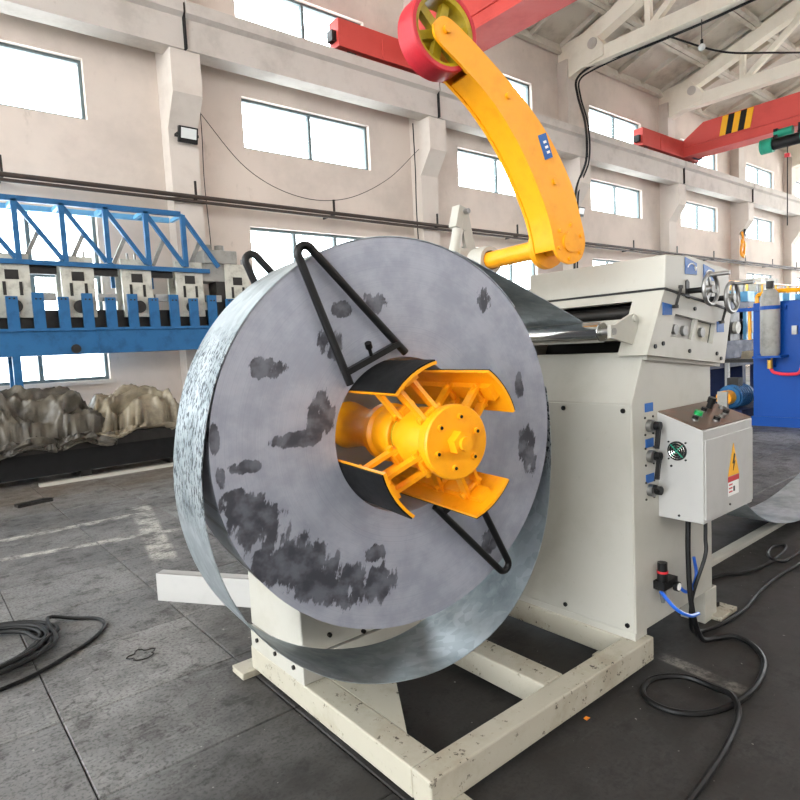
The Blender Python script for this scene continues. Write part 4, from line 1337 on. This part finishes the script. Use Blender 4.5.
for y in (6.7, 6.1):
    MB().box(19.2, 19.75, y-0.05, y+0.05, 6.62, 6.86).build('trolley_plate', 'black', ho)
    MB().box(19.16, 19.24, y-0.05, y+0.05, 6.45, 6.65).build('hanger', 'black', ho)
MB().tube([(19.2, 6.4, 6.35), (19.2, 6.4, 4.2)], 0.014, 6).build('pendant_cable', 'cable', ho)
MB().box(19.15, 19.25, 6.34, 6.46, 6.02, 6.12).build('hook_block', 'label_red', ho)

# ================================================================ RIGHT BACKGROUND
hu = thing('hydraulic_unit', (10.2, 2.95, 0), 'royal blue hydraulic power unit at the right edge', 'hydraulic unit')
MB().box(9.6, 10.9, 2.2, 3.64, 0.10, 1.77).build('cabinet', 'royal', hu, bevel=0.01)
MB().box(9.58, 10.92, 2.18, 3.66, 0.0, 0.14).build('plinth', 'royal', hu)
cyl_ = MB().lathe([(1.02, 0.0001), (1.02, 0.105), (1.06, 0.122), (1.80, 0.122), (1.88, 0.105), (1.93, 0.07), (1.95, 0.0001)], lambda u, v, d: (9.44+u, 3.36+v, d), 24, closed_prof=False)
ac = cyl_.build('accumulator', 'beige_grey', hu, smooth=True)
ac['label'] = 'grey accumulator bottle'
MB().cyl((9.44, 3.36, 1.95), (9.44, 3.36, 2.05), 0.05, seg=12).build('accumulator_valve', 'darksteel', hu)
MB().box(9.30, 9.60, 3.18, 3.54, 0.99, 1.02).build('accumulator_shelf', 'royal', hu)
MB().prism([(9.60, 0.85), (9.60, 0.99), (9.35, 0.99)], lambda u, v, d: (u, d, v), 3.34, 3.38).build('shelf_gusset', 'royal', hu)
MB().lathe([(1.66, 0.123), (1.66, 0.128), (1.71, 0.128), (1.71, 0.123)], lambda u, v, d: (9.44+u, 3.36+v, d), 24).box(9.55, 9.60, 3.20, 3.85, 1.66, 1.71).build('clamp_band', 'royal', hu)
MB().cyl((9.44, 3.36, 0.84), (9.44, 3.36, 1.0), 0.035, seg=12).build('bottom_fitting', 'brass', hu)
MB().tube(smooth_path([(9.44, 3.36, 0.86), (9.44, 3.30, 0.78), (9.44, 3.10, 0.76), (9.44, 2.98, 0.82), (9.44, 2.95, 1.2), (9.44, 2.95, 1.8), (9.46, 2.93, 1.92), (9.5, 2.8, 1.95), (9.7, 2.6, 1.93)]), 0.022, 8).build('pressure_hose', 'redhose', hu, smooth=True)
MB().tube(smooth_path([(9.42, 2.90, 1.5), (9.42, 2.93, 1.1), (9.42, 2.88, 0.85), (9.42, 2.72, 0.62), (9.42, 2.5, 0.5)]), 0.02, 8).build('return_hose', 'cable', hu, smooth=True)
MB().tube(smooth_path([(9.7, 3.62, 1.72), (9.7, 3.62, 1.86), (9.7, 3.55, 1.90), (9.7, 3.3, 1.92), (9.7, 3.0, 1.90)], 6), 0.03, 8).build('yellow_pipe', 'yellow', hu, smooth=True)
MB().tube(smooth_path([(9.64, 3.70, 1.25), (9.64, 3.70, 1.55), (9.64, 3.70, 1.72)], 4), 0.025, 8).build('yellow_pipe', 'yellow', hu, smooth=True)
for y in (3.1, 2.95):
    MB().box(9.55, 9.60, y-0.03, y+0.03, 1.30, 1.42).build('gauge_block', 'steel', hu)

# second roll forming line, far right
r2 = thing('roll_former', (17, 5.2, 0), 'dark blue roll forming line with pale blue stands beyond the straightener', 'machine')
MB().box(10.2, 26, 4.75, 5.55, 0.75, 1.15).build('bed_beam', 'darkblue', r2)
MB().box(10.2, 26, 4.72, 5.55, 1.15, 1.22).build('bed_flange', 'darkblue', r2)
for x in [10.4+1.9*i for i in range(9)]:
    MB().box(x, x+0.14, 4.85, 5.45, 0, 0.75).build('leg', 'darkblue', r2)
for i in range(22):
    x = 10.45+0.7*i
    s2 = MB().box(x-0.2, x+0.2, 4.80, 4.86, 1.22, 1.78).build('roll_stand', 'lightblue' if i % 3 == 0 else 'darksteel', r2)
    MB().box(x-0.16, x+0.16, 4.79, 5.35, 1.93, 2.12).build('stand_cap', 'lightblue', r2)
    MB().box(x-0.2, x+0.2, 5.30, 5.36, 1.22, 1.95).build('rear_stand', 'darkblue', r2)
    MB().cyl((x, 4.74, 1.45), (x, 4.80, 1.45), 0.11, seg=16).build('bearing', 'castwhite', s2, smooth=True)
    for z in (1.45, 1.75):
        MB().cyl((x, 4.86, z), (x, 5.30, z), 0.13, seg=14).build('forming_roll', 'darksteel', r2, smooth=True)
    for dx in (-0.1, 0.1):
        MB().cyl((x+dx, 4.9, 2.12), (x+dx, 4.9, 2.28), 0.025, seg=8).build('adjusting_screw', 'steel' if dx < 0 else 'brass', r2)
MB().box(10.2, 26, 4.84, 5.3, 1.80, 1.93).build('top_rail', 'darkblue', r2)
MB().box(10.2, 26, 4.86, 4.92, 2.28, 2.31).build('lubrication_pipe', 'yellow', r2)
for x in (13.3, 17.4):
    MB().box(x, x+0.9, 4.9, 5.3, 2.14, 2.42).build('motor_box', 'castwhite', r2)

# drive motor and gear on the floor behind the control box
dm = thing('drive_motor', (10.1, 4.0, 0), 'blue electric motor with yellow coupling behind the control box', 'motor')
MB().box(9.55, 10.65, 3.78, 4.22, 0.0, 0.22).build('motor_base', 'darkblue', dm)
MB().cyl((9.65, 4.0, 0.40), (10.2, 4.0, 0.40), 0.16, seg=24).build('motor_body', 'blue', dm, smooth=True)
for i in range(6):
    x = 9.7+0.075*i
    MB().lathe([(x, 0.15), (x, 0.18), (x+0.02, 0.18), (x+0.02, 0.15)], lambda u, v, d: (d, 4.0+u, 0.40+v), 20).build('cooling_fin', 'blue', dm)
MB().cyl((9.46, 4.0, 0.40), (9.65, 4.0, 0.40), 0.11, seg=16).build('coupling', 'yellow', dm, smooth=True)
MB().box(9.78, 9.95, 3.92, 4.08, 0.55, 0.68).build('terminal_box', 'darksteel', dm)
MB().box(9.42, 9.47, 3.93, 4.07, 0.0, 0.50).build('bearing_stand', 'beige_grey', dm)
wb = thing('work_bench', (11.6, 4.25, 0), 'small steel bench with tools beside the blue hydraulic unit', 'bench')
MB().box(10.85, 12.2, 3.95, 4.6, 0.86, 0.92).build('bench_top', 'darksteel', wb)
for x in (10.9, 12.1):
    for y in (4.0, 4.54):
        MB().box(x-0.03, x+0.03, y-0.03, y+0.03, 0, 0.86).build('leg', 'steel', wb)
tag(MB().prism([(10.95, 0.92), (11.5, 0.92), (11.42, 1.04), (11.02, 1.04)], lambda u, v, d: (u, d, v), 4.0, 4.35).build('tool_box', 'tarp2'), 'beige box on the small steel bench', 'box')
